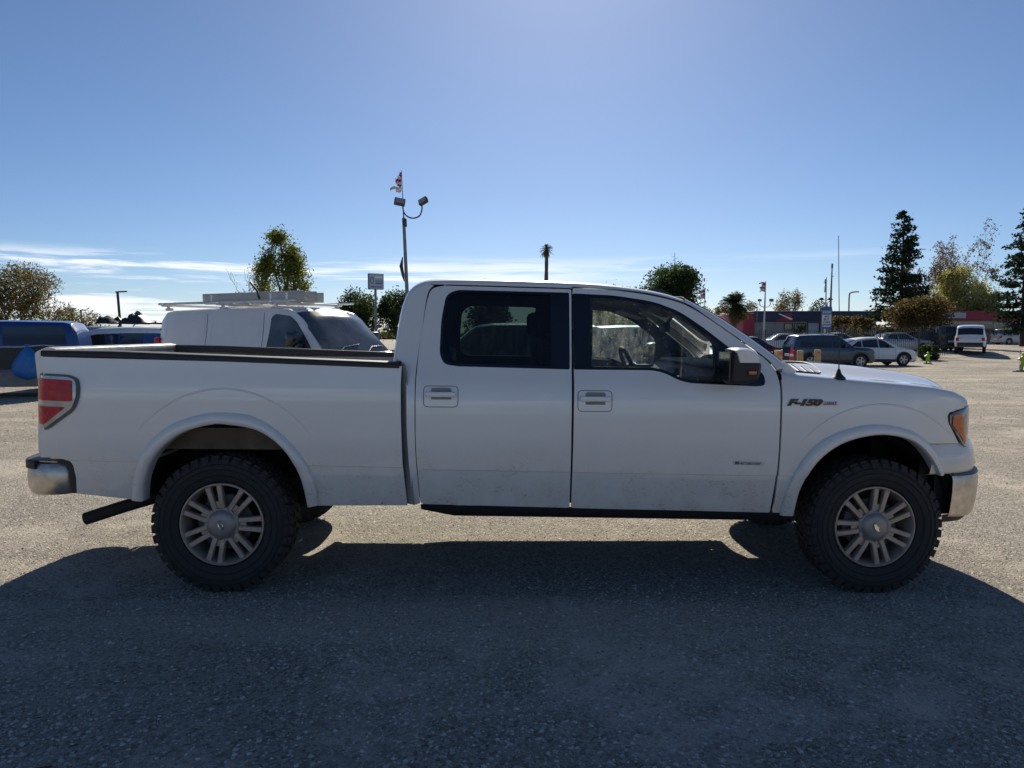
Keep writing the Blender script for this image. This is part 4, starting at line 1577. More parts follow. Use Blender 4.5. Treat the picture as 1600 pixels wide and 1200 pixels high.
simple('galvanised', (.17, .18, .19), .5, metal=.3, var=.25, scale=5)
simple('dark_steel', (.035, .037, .04), .5, var=.25, scale=6)
simple('pole_white', (.55, .55, .54), .5, var=.12, scale=3)
simple('ladder_grey', (.40, .40, .40), .5, var=.15, scale=4)
simple('rack_white', (.68, .68, .67), .4, var=.1, scale=8)
simple('wood_post', (.46, .34, .17), .75, var=.3, scale=5)
simple('cone_orange', (.75, .06, .03), .5, var=.1)
simple('band_white', (.78, .78, .76), .4, var=.05)
simple('lime_plastic', (.22, .46, .03), .5, var=.15)
simple('tarp_blue', (.015, .14, .42), .42, var=.25, scale=6, bump=.5)
simple('tarp_dark', (.02, .028, .035), .5, var=.4, scale=6, bump=.5)
simple('wall_grey', (.30, .31, .32), .8, var=.15, scale=1.2)
simple('wall_white', (.55, .56, .57), .8, var=.12, scale=1.2)
simple('fascia_navy', (.012, .026, .075), .5, var=.2, scale=2)
simple('fascia_red', (.30, .022, .045), .55, var=.2, scale=2)
simple('sign_blue', (.05, .12, .32), .45, var=.12, scale=4)
simple('sign_pale', (.36, .42, .50), .45, var=.1, scale=4)
simple('sign_side', (.06, .075, .095), .5, var=.15, scale=4)
simple('sign_white', (.68, .70, .74), .45, var=.06, scale=4)
simple('flag_red', (.36, .04, .055), .8, var=.2, scale=5)
simple('flag_white', (.60, .56, .56), .8, var=.1, scale=5)
simple('flag_blue', (.03, .05, .16), .8, var=.2, scale=5)
simple('flag_green', (.02, .06, .05), .8, var=.2, scale=5)
simple('paper', (.72, .76, .62), .7, var=.1)


def leaf_mat(name, cols, trans=.45):
    m = bpy.data.materials.new(name); m.use_nodes = True
    nt = m.node_tree; nt.nodes.clear()
    out = nt.nodes.new('ShaderNodeOutputMaterial')
    geo = nt.nodes.new('ShaderNodeNewGeometry')
    r = ramp(nt, geo.outputs['Random Per Island'], [(k / (len(cols) - 1), c) for k, c in enumerate(cols)])
    d = nt.nodes.new('ShaderNodeBsdfDiffuse'); t = nt.nodes.new('ShaderNodeBsdfTranslucent')
    nt.links.new(r.outputs[0], d.inputs[0]); nt.links.new(r.outputs[0], t.inputs[0])
    mx = nt.nodes.new('ShaderNodeMixShader'); mx.inputs[0].default_value = trans
    nt.links.new(d.outputs[0], mx.inputs[1]); nt.links.new(t.outputs[0], mx.inputs[2])
    nt.links.new(mx.outputs[0], out.inputs['Surface'])
    MATS[name] = m


leaf_mat('leaf_dark', [(0.029, 0.048, 0.022), (0.056, 0.088, 0.035), (0.088, 0.12, 0.048)], .55)
leaf_mat('leaf_olive', [(0.065, 0.061, 0.032), (0.123, 0.113, 0.052), (0.189, 0.167, 0.087), (0.275, 0.217, 0.116)], .55)
leaf_mat('leaf_poplar', [(0.044, 0.075, 0.02), (0.112, 0.15, 0.033), (0.213, 0.237, 0.05), (0.3, 0.275, 0.062)], .55)
leaf_mat('leaf_yellow', [(.26, .27, .08), (.42, .42, .14), (.58, .55, .26)], .6)
leaf_mat('leaf_conifer', [(0.016, 0.03, 0.021), (0.032, 0.053, 0.034), (0.055, 0.078, 0.048)], .3)
leaf_mat('leaf_brown', [(0.07, 0.049, 0.025), (0.119, 0.084, 0.039), (0.154, 0.14, 0.056)], .55)
leaf_mat('leaf_palm', [(.025, .04, .016), (.055, .075, .03), (.09, .10, .045)], .3)
leaf_mat('leaf_dry', [(.12, .085, .05), (.20, .15, .09)], .4)
simple('bark', (.085, .068, .052), .9, var=.35, scale=6)
simple('bark_dark', (.045, .038, .032), .9, var=.35, scale=6)


# ================================================================== TREES
def leaf_mesh(name, P, size, mat, parent, aspect=.6, seed=0, flat=0.0):
    """many separate leaf-sized diamond faces at the points P"""
    rg_ = np.random.default_rng(seed)
    n = len(P)
    a = rg_.normal(size=(n, 3)); a /= np.linalg.norm(a, axis=1)[:, None]
    if flat:
        a[:, 2] *= (1 - flat); a /= np.linalg.norm(a, axis=1)[:, None]
    b_ = np.cross(a, rg_.normal(size=(n, 3))); b_ /= np.linalg.norm(b_, axis=1)[:, None] + 1e-9
    s = (np.asarray(size) * rg_.uniform(.6, 1.35, n))[:, None]
    P = np.asarray(P)
    V = np.stack([P - a * s, P + b_ * s * aspect, P + a * s, P - b_ * s * aspect], 1).reshape(-1, 3)
    F = np.arange(4 * n).reshape(n, 4)
    me = bpy.data.meshes.new(name)
    me.vertices.add(len(V)); me.vertices.foreach_set('co', V.ravel())
    me.loops.add(4 * n); me.loops.foreach_set('vertex_index', F.ravel().astype(np.int32))
    me.polygons.add(n); me.polygons.foreach_set('loop_start', np.arange(0, 4 * n, 4, dtype=np.int32))
    me.update(calc_edges=True)
    me.materials.append(mat)
    return link(name, me, parent)


def branches(base, tip, n, spread, rg_, r0, depth, out, up=.25):
    """recursive limbs; out collects (pts, radii) and returns tip points"""
    base, tip = np.array(base, float), np.array(tip, float)
    L = np.linalg.norm(tip - base)
    mid = (base + tip) / 2 + rg_.normal(size=3) * L * .08
    pts = catmull([base, mid, tip], 3)
    out.append((pts, np.linspace(r0, r0 * .4, len(pts))))
    tips = [pts[-1], pts[-3]]
    if depth > 0:
        for k in range(n):
            t = rg_.uniform(.35, .98)
            p = pts[min(int(t * len(pts)), len(pts) - 1)]
            d = (tip - base) / L + rg_.normal(size=3) * spread + [0, 0, up]
            d /= np.linalg.norm(d)
            tips += branches(p, p + d * L * rg_.uniform(.35, .62), n, spread, rg_, r0 * .45, depth - 1, out, up)
    return tips


def broad_tree(name, label, x, y, h, w, leafm, nleaf=5000, lsize=.13, seed=0, clear=.25, group=None, cat='tree', squash=1.0, gap=1.0, bark='bark', depth=2, clump=.5, peak=None):
    rg_ = np.random.default_rng(seed)
    nleaf = int(nleaf * 1.8); lsize *= .74
    z0 = G(x, y)
    t = empty(name, (x, y, z0))
    tag(t, label, cat, group)
    out = []
    top = h * clear
    out.append((np.array([(0, 0, -.1), (rg_.normal() * .05, 0, top * .5), (rg_.normal() * .1, rg_.normal() * .1, top)]), np.array([h * .026, h * .022, h * .018]) * 1.2))
    tips = []
    nl = 9
    for k in range(nl):
        a = 2 * math.pi * k / nl + rg_.uniform(-.3, .3)
        el = rg_.uniform(.1, 1.0)
        rr_ = w / 2 * rg_.uniform(.5, .8) * math.cos(el * 1.2)
        zz = top + (h - top) * (.25 + .55 * math.sin(el * 1.35)) * rg_.uniform(.8, 1.05)
        if peak and k == 0:
            rr_, zz = .05, h * .9
        tips += branches((0, 0, top * rg_.uniform(.6, 1)), (rr_ * math.cos(a), rr_ * math.sin(a), zz), 3, .55, rg_, h * .013, depth, out)
    c_ = np.array([0, 0, top + (h - top) * .45]); s_ = np.array([w / 2, w / 2, (h - top) * .55]) * .93

    def clampc(p):
        p = np.array(p, float)
        q_ = np.linalg.norm((p - c_) / s_, axis=1)
        up_ = p[:, 2] > c_[2] * .7
        p = np.where(((q_ > 1) & up_)[:, None], c_ + (p - c_) / q_[:, None], p)
        if peak:
            lim = w / 2 * np.clip((h - p[:, 2]) / (h * .62), .02, 1) ** .75
            rad_ = np.hypot(p[:, 0], p[:, 1]) + 1e-6
            f_ = np.minimum(1, lim / rad_)
            p[:, 0] *= f_; p[:, 1] *= f_
        return p
    mb = MB()
    for pts, rad in out:
        mb.tube([tuple(p) for p in clampc(pts)], list(map(float, rad)), 5)
    mb.build('trunk', M[bark], t)
    tips = clampc(tips)
    # keep tips inside the crown's outline
    c = np.array([0, 0, top + (h - top) * .48]); s = np.array([w / 2, w / 2, (h - top) * .56])
    q = np.linalg.norm((tips - c) / s, axis=1)
    tips = np.where((q > 1)[:, None], c + (tips - c) / q[:, None], tips)
    wts = rg_.uniform(.15, 1, len(tips)) ** gap
    idx = rg_.choice(len(tips), nleaf, p=wts / wts.sum())
    P = tips[idx] + rg_.normal(size=(nleaf, 3)) * clump * np.array([1, 1, .8])
    q = np.linalg.norm((P - c) / (s * 1.08), axis=1)
    P = P[(q < 1.0) | (rg_.uniform(size=nleaf) < .05)]
    P = P[P[:, 2] > top * .45]
    leaf_mesh('crown', P, lsize, M[leafm], t, seed=seed + 1)
    return t


def conifer(name, label, x, y, h, w, seed=0, nper=58, group=None):
    rg_ = np.random.default_rng(seed)
    t = empty(name, (x, y, G(x, y))); tag(t, label, 'tree', group)
    mb = MB()
    mb.tube([(0, 0, -.1), (0, 0, h * .5), (.05, 0, h * .99)], [h * .02, h * .013, .02], 8)
    P = []; S = []
    z = h * .10
    while z < h * .985:
        f = (z / h)
        rad = w / 2 * (1 - f) ** .74 * (1.0 if f > .15 else .8) + .12
        nb = int(6 + 4 * (1 - f)) - (3 if rg_.uniform() < .25 else 0)
        for k in range(nb):
            a = rg_.uniform(0, 6.283)
            L = rad * rg_.uniform(.55, 1.12)
            rise = rg_.uniform(-.10, .28)
            tip = np.array([L * math.cos(a), L * math.sin(a), z + L * rise])
            mid = np.array([L * .5 * math.cos(a), L * .5 * math.sin(a), z + L * rise * .3])
            if L > .3:
                mb.tube([(0, 0, z), tuple(mid), tuple(tip)], [.03 * (1 - f) + .012, .018, .006], 4, caps=False)
            m_ = int(nper * (L / (w / 2)) + 8)
            tt = rg_.uniform(.12, 1.03, m_) ** .62
            pts = np.outer(1 - tt, np.array([0, 0, z])) + np.outer(tt, tip)
            pts += rg_.normal(size=(m_, 3)) * np.array([.26, .26, .15]) * (.5 + .6 * L / (w / 2))
            P.append(pts)
        z += h * .029
    mb.build('trunk', M['bark_dark'], t)
    P = np.vstack(P)
    leaf_mesh('crown', P, .185, M['leaf_conifer'], t, aspect=.5, seed=seed + 5, flat=.4)
    return t


def palm(name, label, x, y, h, fr, seed=0, n=34, skirt=10, lm='leaf_palm'):
    rg_ = np.random.default_rng(seed)
    t = empty(name, (x, y, G(x, y))); tag(t, label, 'palm tree')
    mb = MB()
    zs_ = np.linspace(0, h, 14)
    pts = [(0.02 * h * math.sin(z / h * 1.3), 0, z - .1 * (z == 0)) for z in zs_]
    mb.tube(pts, [(.20 + .03 * (k % 2)) * (1.15 - .4 * k / 13) * max(1, h / 9) for k in range(14)], 8)
    mb.build('trunk', M['bark'], t)
    top = np.array(pts[-1])
    for k in range(n + skirt):
        dead = k >= n
        a = rg_.uniform(0, 6.283)
        el = rg_.uniform(-.7, 1.5) if not dead else rg_.uniform(-1.45, -.9)
        L = fr * rg_.uniform(.8, 1.1) * (.8 if dead else 1)
        d = np.array([math.cos(a) * math.cos(el), math.sin(a) * math.cos(el), math.sin(el)])
        rib = [top + d * L * s + np.array([0, 0, -1]) * L * .32 * s * s for s in np.linspace(0, 1, 7)]
        f = MB()
        side = np.array([-math.sin(a), math.cos(a), 0])
        for i in range(1, 7):
            w_ = fr * .30 * (1.0 if 2 <= i <= 5 else .6)
            p0, p1 = rib[i - 1], rib[i]
            for s_ in (-1, 1):
                for q in (0, .5):
                    b0 = lerp(p0, p1, q); b1 = lerp(p0, p1, q + .35)
                    tip = b0 + side * s_ * w_ + (p1 - p0) * .9 + np.array([0, 0, -.10 * fr])
                    f.add([tuple(b0), tuple(b1), tuple(tip)], [(0, 1, 2)])
        f.build('frond', M['leaf_dry' if dead else lm], t, 0)
    return t


def bare_tree(name, label, x, y, h, w, seed=0, leaf=None, nleaf=300, lsize=.1, n=6, r=.012, group=None):
    rg_ = np.random.default_rng(seed)
    t = empty(name, (x, y, G(x, y))); tag(t, label, 'tree', group)
    out = []
    tips = []
    out.append((np.array([(0, 0, -.1), (0, 0, h * .15), (.03, 0, h * .3)]), np.array([h * r * 1.6, h * r * 1.4, h * r * 1.2])))
    for k in range(n):
        a = rg_.uniform(0, 6.283)
        e = rg_.uniform(.35, 1)
        tips += branches((0, 0, h * rg_.uniform(.12, .3)), (w / 2 * math.cos(a) * rg_.uniform(.3, .8), w / 2 * math.sin(a) * .7, h * e), 4, .4, rg_, h * r * .7, 2, out, .35)
    mb = MB()
    for pts, rad in out:
        mb.tube([tuple(p) for p in pts], list(map(float, np.maximum(rad, .012))), 4, caps=False)
    mb.build('trunk', M['bark'], t)
    if leaf:
        tips = np.array(tips)
        P = tips[rg_.integers(0, len(tips), nleaf)] + rg_.normal(size=(nleaf, 3)) * .25
        leaf_mesh('crown', P, lsize, M[leaf], t, seed=seed)
    return t


def hedge(name, label, x, y, lx, ly, lz, leafm, seed=0, n=3500, lsize=.10, rz=0.0, cat='hedge'):
    rg_ = np.random.default_rng(seed)
    t = empty(name, (x, y, G(x, y)), (0, 0, rz)); tag(t, label, cat)
    mb = MB()
    for k in range(7):
        mb.tube([(rg_.uniform(-lx * .35, lx * .35), rg_.uniform(-ly * .3, ly * .3), -.05), (rg_.uniform(-lx * .4, lx * .4), rg_.uniform(-ly * .3, ly * .3), lz * .8)], [.04, .015], 5)
    mb.build('stems', M['bark_dark'], t)
    d = rg_.normal(size=(n, 3)); d /= np.linalg.norm(d, axis=1)[:, None]
    d = np.sign(d) * np.abs(d) ** .6
    rad = rg_.uniform(.55, 1.0, n) ** .4
    bump_ = 1 + .14 * np.sin(d[:, 0] * 7 + seed) * np.cos(d[:, 1] * 5) + .1 * np.sin(d[:, 0] * 17)
    P = d * rad[:, None] * bump_[:, None] * np.array([lx / 2, ly / 2, lz / 2]) + [0, 0, lz * .5]
    P = P[P[:, 2] > .02]
    leaf_mesh('crown', P, lsize, M[leafm], t, seed=seed)
    return t


broad_tree('olive_tree', 'large olive-brown loose tree at the left edge behind the blue car', -37.5, 56.5, 6.9, 7.6, 'leaf_olive', 7000, .12, 21, .12, clump=.55, gap=.7)
broad_tree('olive_tree', 'low tan-leaved shrub tree to the right of the olive-brown tree at left', -33.6, 57.5, 3.7, 4.6, 'leaf_olive', 2600, .11, 22, .10, clump=.4)
palm('palm_tree', 'small palm poking out behind the olive-brown trees at the left', -35.2, 60.5, 3.0, 1.3, 5, 18, 0)
broad_tree('poplar_tree', 'tall pointed yellow-green tree behind the white van', -16.65, 55.95, 9.5, 4.9, 'leaf_poplar', 7500, .12, 31, .14, clump=.34, gap=.8, peak=True)
bare_tree('bare_shrub', 'thin nearly leafless shrub left of the pointed yellow-green tree', -20.6, 60.07, 5.4, 3.6, 41, 'leaf_dry', 260, .07, 9, .006)
broad_tree('dark_tree', 'dark green bushy tree behind the pale square sign', -12.7, 68.5, 5.9, 4.4, 'leaf_dark', 5200, .15, 51, .10, clump=.45)
broad_tree('dark_tree', 'dark green bushy tree right of the pale square sign, by the light pole', -9.0, 68.5, 5.6, 3.9, 'leaf_dark', 5000, .15, 52, .10, clump=.4)
palm('palm_tree', 'tall thin fan palm standing far off above the truck roof', 10.29, 145.2, 17.6, 1.5, 7, 44, 30)
broad_tree('oak_tree', 'broad dark evergreen rising behind the windscreen of the pickup truck', 13.0, 51.5, 6.35, 5.8, 'leaf_dark', 12000, .13, 64, .10, clump=.5, gap=.4)
dt = empty('dead_tree', (18.71, 74.94, G(18.71, 74.94))); tag(dt, 'bare dead tree top sticking up above the dark tree', 'tree')
MB().tube([(0, 0, -.1), (.1, 0, 5), (.0, 0, 9.7)], [.12, .07, .02], 6).build('trunk', M['bark'], dt)
rg_ = np.random.default_rng(71)
for k in range(16):
    z_ = 6.6 + 2.9 * k / 16; a_ = rg_.uniform(0, 6.28); l_ = rg_.uniform(.35, .75) * (1.15 - .5 * k / 16)
    MB().tube([(.03, 0, z_), (l_ * .6 * math.cos(a_), l_ * .6 * math.sin(a_), z_ - .03), (l_ * math.cos(a_), l_ * math.sin(a_), z_ + .10)], [.022, .016, .008], 4).build('branch', M['bark'], dt)
palm('palm_tree', 'short bushy fan palm left of the red end of the navy building', 21.8, 64.84, 4.1, 1.6, 9, 95, 60)
broad_tree('oak_tree', 'tree seen through the front door windows of the pickup truck', 8.0, 45.2, 4.5, 7.6, 'leaf_poplar', 6500, .13, 81, .10, clump=.6)
broad_tree('oak_tree', 'tree seen through the tinted rear door window of the pickup truck', -.6, 47.0, 4.7, 3.0, 'leaf_dark', 3500, .14, 82, .10, clump=.4)
for k, (px, py, hh, ww, lm, lab) in enumerate([(29.5, 104, 4.9, 4.2, 'leaf_olive', 'thin tree behind the left flagpole above the navy building'), (32.6, 104, 5.2, 3.2, 'leaf_olive', 'small tree above the middle of the navy roof'),
                                             (36.2, 103, 5.6, 3.8, 'leaf_olive', 'sparse tree above the navy roof left of the sign'), (41.5, 102, 7.3, 4.6, 'leaf_olive', 'tallest tree above the navy roof, behind the buy-cars sign'),
                                             (45.3, 101, 5.6, 3.4, 'leaf_dark', 'dark tree above the navy roof right of the tall grey pole')]):
    broad_tree('far_tree', lab, px, py, hh, ww, lm, 1500, .16, 90 + k, .15, group='trees behind the navy building', clump=.4)
conifer('conifer', 'tall dark conifer left of the yellow tree, behind the iron fence', 39.57, 69.34, 13.2, 6.8, 101)
conifer('conifer', 'tall dark conifer at the right edge beside the red-roofed building', 51.5, 69.0, 13.6, 7.2, 102)
broad_tree('yellow_tree', 'bright yellow-green tree above the red-roofed building', 61.0, 94.0, 9.4, 8.4, 'leaf_yellow', 12000, .19, 118, .12, clump=.7, gap=.4)
bare_tree('bare_tree', 'tall thin-leaved autumn tree behind the yellow-green tree', 64.5, 99.0, 11.2, 8.0, 113, 'leaf_dry', 6500, .13, 14, .006)
bare_tree('bare_tree', 'pale sparse tree between the left conifer and the yellow tree', 56.0, 95.0, 9.0, 5.0, 114, 'leaf_dry', 6000, .13, 12, .006)
broad_tree('brown_tree', 'low rounded brown-leaved tree in front of the left conifer', 33.18, 54.52, 3.9, 5.6, 'leaf_brown', 6000, .12, 121, .28, clump=.45)
hedge('hedge', 'clipped dark hedge in front of the navy building', 30.38, 60.6, 3.6, 2.2, 2.7, 'leaf_brown', 131, 3600, .12)
hedge('hedge', 'small dark hedge block at the end of the iron fence', 28.0, 44.4, 1.1, .9, .9, 'leaf_dark', 132, 1200, .08)
# far wood that reads as one mass
rg_ = np.random.default_rng(5)
nn = 95000
az_ = rg_.uniform(-1.9, 1.9, nn); xx = az_ * 190
hh = 2.6 + 1.6 * np.sin(xx * .13) * np.sin(xx * .041 + 1) + 1.0 * np.sin(xx * .37 + 2)
rd_ = 192 + rg_.normal(size=nn) * 3
P = np.stack([rd_ * np.sin(az_), rd_ * np.cos(az_) - 4, np.abs(rg_.uniform(0, 1, nn)) * np.clip(hh, 1.0, 6)], 1)
o = leaf_mesh('far_wood', P, .55, M['leaf_olive'], None, seed=8)
tag(o, 'far-off line of trees along the horizon', 'trees', kind='stuff')


# ================================================================== VEHICLES BEHIND
def half_panel(outline, Yf, dx=.16, dz=.12):
    return panel_arrays(outline, [], Yf, lip=0, dx=dx, dz=dz, creases=False)


def put_half(name, arr, mat, parent, far):
    V, F, LN = arr
    if far:
        V = [(x, -y, z) for x, y, z in V]
        F2 = []; L2 = []; k = 0
        for f in F:
            F2.append(tuple(reversed(f)))
            ln = LN[k:k + len(f)]; k += len(f)
            L2 += [Vector((n.x, -n.y, n.z)) for n in reversed(ln)]
        F, LN = F2, L2
    me = bpy.data.meshes.new(name)
    me.from_pydata(V, [], F); me.materials.append(mat)
    me.polygons.foreach_set('use_smooth', [True] * len(F))
    me.normals_split_custom_set([tuple(n) for n in LN])
    return link(name, me, parent)


def car_wheel_mesh():
    t = MB().lathe([(.205, .03), (.23, .008), (.27, .0), (.31, .012), (.326, .03), (.33, .07), (.33, .17), (.31, .21), (.24, .22)], 28, 'y')
    r_ = MB()
    r_.lathe([(.212, .03), (.208, .014), (.196, .014), (.188, .05), (.17, .12)], 28, 'y')
    for k in range(5):
        a = 2 * math.pi * k / 5
        c, s = math.cos(a), math.sin(a)
        for off in (-.028, .028):
            r_.add([(.03 * c - off * .4 * s - .016 * s, .022, .03 * s + off * .4 * c + .016 * c), (.2 * c - off * s - .02 * s, .03, .2 * s + off * c + .02 * c), (.2 * c - off * s + .02 * s, .03, .2 * s + off * c - .02 * c), (.03 * c - off * .4 * s + .016 * s, .022, .03 * s + off * .4 * c - .016 * c)], [(0, 1, 2, 3)])
    r_.lathe([(.055, .03), (.045, .012), (.001, .01)], 12, 'y')
    bk = MB().lathe([(.001, .07), (.19, .07)], 20, 'y')
    return mesh_data('wheel', t.V, t.F, M['rubber'], 35), mesh_data('rim', r_.V, r_.F, M['wheel_silver'], 30), mesh_data('wheel_well', bk.V, bk.F, M['car_black'], 0)


CW = car_wheel_mesh()


class Car:
    def __init__(s, name, label, cat, x, y, head, L, W, top, belt, paint, wheels, r=.34, zb=.24, tumble=.80, group=None, win=(), wind=None, back=None, lamps=True, roof_mat=None, glass='car_glass', rim=None, dz=0.0, clad=None, mirrors=True, lowmat=None):
        s.L, s.W, s.top, s.belt, s.zb, s.tumble, s.r, s.wheels = L, W, np.array(top, float), np.array(belt, float), zb, tumble, r, wheels
        s.e = empty(name, (x, y, G(x, y) + dz), (0, 0, R(head)))
        tag(s.e, label, cat, group)
        st = set(np.round(np.linspace(-L / 2, L / 2, 46), 4)) | set(np.round(s.top[:, 0], 4))
        for wx in wheels:
            st |= set(np.round(wx + np.linspace(-r * 1.2, r * 1.2, 17), 4))
        st |= {round(k * (L / 2 - d), 4) for k in (-1, 1) for d in (.01, .03, .07, .13)}
        st = sorted(v for v in st if -L / 2 <= v <= L / 2)
        secs = [s.sec(v) for v in st]
        P = []
        for v, q in zip(st, secs):
            row = [(v, -a, z) for a, z in q] + [(v, a, z) for a, z in q[-2::-1]]
            P.append(row)
        V, F = grid(P, flip=True)
        m = len(P[0])
        F.append(tuple(range(m))); F.append(tuple(len(V) - 1 - k for k in range(m)))
        nsec = len(secs[0])
        body = mobj('body', V, F, M[paint], s.e, 38)
        bm = bmesh.new(); bm.from_mesh(body.data); bmesh.ops.recalc_face_normals(bm, faces=bm.faces[:]); bm.to_mesh(body.data); bm.free()
        body.data.set_sharp_from_angle(angle=R(38))
        s.body = body
        # dark underside and wheel wells
        MB().box((-L / 2 + .12, -W / 2 + .20, zb + .0), (L / 2 - .12, W / 2 - .20, zb + .42)).build('underbody', M['car_black'], s.e)
        for wx in wheels:
            for far in (0, 1):
                w_ = link('wheel', CW[0], s.e)
                k_ = r / .33
                w_.scale = (k_, 1, k_)
                w_.location = (wx, (-W / 2 + .015) if not far else (W / 2 - .015), r)
                if far: w_.rotation_euler = (0, 0, math.pi)
                link('rim', CW[1], w_); link('wheel_well', CW[2], w_)
        for poly in win:
            arr = half_panel(rnd(poly, .045, 3), lambda a, z: -s.surf(a, z) - .006)
            for far in (0, 1):
                put_half('side_window', arr, M[glass], s.e, far)
        for nm, rng_ in (('windscreen', wind), ('rear_window', back)):
            if rng_:
                xa, xb = rng_
                Pq = []
                for v in sorted(set(np.round(np.linspace(xa, xb, 7), 4)) | {round(float(k_), 4) for k_ in s.top[:, 0] if min(xa, xb) < k_ < max(xa, xb)}, reverse=xa > xb):
                    q = s.sec(v)[6:]
                    row = [(v, -a * .97, z) for a, z in q] + [(v, a * .97, z) for a, z in q[-2::-1]]
                    Pq.append([(a + (.012 if nm == 'windscreen' else -.012), b_, z + .012) for a, b_, z in row])
                V, F = grid(Pq, flip=True)
                mobj(nm, V, F, M[glass], s.e, 50)
        if roof_mat:
            ra, rb_ = roof_mat[1], roof_mat[2]
            Pq = []
            for v in np.linspace(ra, rb_, 10):
                q = s.sec(v)
                q = [(lerp(q[5][0], q[6][0], .62), lerp(q[5][1], q[6][1], .62))] + q[6:]
                row = [(v, -a - .006, z + .006) for a, z in q] + [(v, a + .006, z + .006) for a, z in q[-2::-1]]
                Pq.append(row)
            V, F = grid(Pq, flip=True)
            mobj('roof_panel', V, F, M[roof_mat[0]], s.e, 50)
        if lamps:
            for sgn in (-1, 1):
                zt_ = float(np.interp(-L / 2 + .06, s.top[:, 0], s.top[:, 1]))
                zl = lamps[0] if isinstance(lamps, tuple) else .85
                zf = lamps[1] if isinstance(lamps, tuple) else .72
                MB().box((-L / 2 - .012, sgn * W * .40 - .10, zl - .11), (-L / 2 + .16, sgn * W * .40 + .10, zl + .11), bev=.03).build('tail_light', M['red_lens'], s.e)
                MB().box((L / 2 - .20, sgn * W * .37 - .14, zf - .07), (L / 2 + .004, sgn * W * .37 + .14, zf + .07), bev=.03).build('headlight', M['headlamp_lens'], s.e)
        if mirrors and wind:
            xm = wind[0] - .05 if wind[0] < wind[1] else wind[1]
            xm = min(wind) + (max(wind) - min(wind)) * .55
            zm = float(np.interp(xm, s.belt[:, 0], s.belt[:, 1])) + .06
            for sgn in (-1, 1):
                yy = s.surf(xm, zm)
                MB().box((xm - .22, min(sgn * (yy - .02), sgn * (yy + .20)), zm), (xm - .08, max(sgn * (yy - .02), sgn * (yy + .20)), zm + .15), bev=.035).build('side_mirror', M['car_black'] if mirrors is True else M[mirrors], s.e)
        # bumpers and plate
        MB().box((-L / 2 - .03, -W * .40, zb + .10), (-L / 2 + .10, W * .40, zb + .34), bev=.04).build('rear_bumper', M[clad or paint], s.e)
        MB().box((-L / 2 - .036, -.26, zb + .36), (-L / 2 + .02, .26, zb + .50), bev=.004).build('number_plate', M['band_white'], s.e)
        MB().box((L / 2 - .10, -W * .38, zb + .06), (L / 2 + .03, W * .38, zb + .30), bev=.04).build('front_bumper', M[clad or paint], s.e)
        if clad:
            for wx in wheels:
                for sgn in (-1, 1):
                    Pq = []
                    for k in range(19):
                        a = math.pi * k / 18
                        Pq.append([(wx + rr_ * math.cos(a), sgn * (W / 2 + d), r + rr_ * math.sin(a)) for rr_, d in ((r * 1.10, -.06), (r * 1.10, .012), (r * 1.24, .016), (r * 1.26, -.03))])
                    V, F = grid(Pq)
                    mobj('arch_cladding', V, F, M[clad], s.e, 50)
            for sgn in (-1, 1):
                MB().box((wheels[0] + r * 1.15, min(sgn * (W / 2 - .1), sgn * (W / 2 + .012)), zb), (wheels[1] - r * 1.15, max(sgn * (W / 2 - .1), sgn * (W / 2 + .012)), zb + .17), bev=.02).build('sill_cladding', M[clad], s.e)

    def sec(s, x):
        L, W = s.L, s.W
        zt = float(np.interp(x, s.top[:, 0], s.top[:, 1]))
        zl = min(float(np.interp(x, s.belt[:, 0], s.belt[:, 1])), zt - .02)
        zb = s.zb + .10 * float(sstep(L / 2 - .5, L / 2, abs(x)))
        for wx in s.wheels:
            d = abs(x - wx); ra = s.r * 1.14
            if d < ra:
                zb = max(zb, s.r * .98 + math.sqrt(ra * ra - d * d))
        zl = max(zl, zb + .06); zt = max(zt, zl + .02)
        e = L / 2 - abs(x)
        pl = 1 - .16 * (1 - float(np.clip(e / .9, 0, 1))) ** 2.2 - .05 * (1 - float(np.clip(e / .08, 0, 1))) ** 2
        ws = W / 2 * pl
        h = zt - zl
        wr = ws * lerp(.93, s.tumble, float(np.clip(h / .5, 0, 1)))
        return [(ws * .88, zb - .0), (ws * .97, zb + .02), (ws * .995, lerp(zb, zl, .3)), (ws, lerp(zb, zl, .72)), (ws * .985, zl),
                (lerp(ws * .965, wr, .5), lerp(zl, zt, .45)), (wr + .015, zl + h * .86), (wr - .04, zt - .012 - .03 * h), (wr * .55, zt + .0), (0, zt + .012)]

    def surf(s, x, z):
        q = s.sec(x)
        zz = [p[1] for p in q]; yy = [p[0] for p in q]
        return float(np.interp(z, zz, yy))

    def seam(s, xs_, z0=None, mat='car_black'):
        for x in xs_:
            for far in (0, 1):
                zt = float(np.interp(x, s.top[:, 0], s.top[:, 1])) - .12
                z_ = np.linspace((z0 or s.zb + .1), zt, 14)
                pts = [(x, (-1 if not far else 1) * (s.surf(x, z) + .001), z) for z in z_]
                MB().tube(pts, .006, 4).build('door_seam', M[mat], s.e)

    def handles(s, xs_, z, mat):
        for x in xs_:
            for sgn in (-1, 1):
                yy = s.surf(x, z)
                MB().box((x - .09, min(sgn * yy, sgn * (yy + .035)), z - .015), (x + .09, max(sgn * yy, sgn * (yy + .035)), z + .018), bev=.008).build('door_handle', M[mat], s.e)


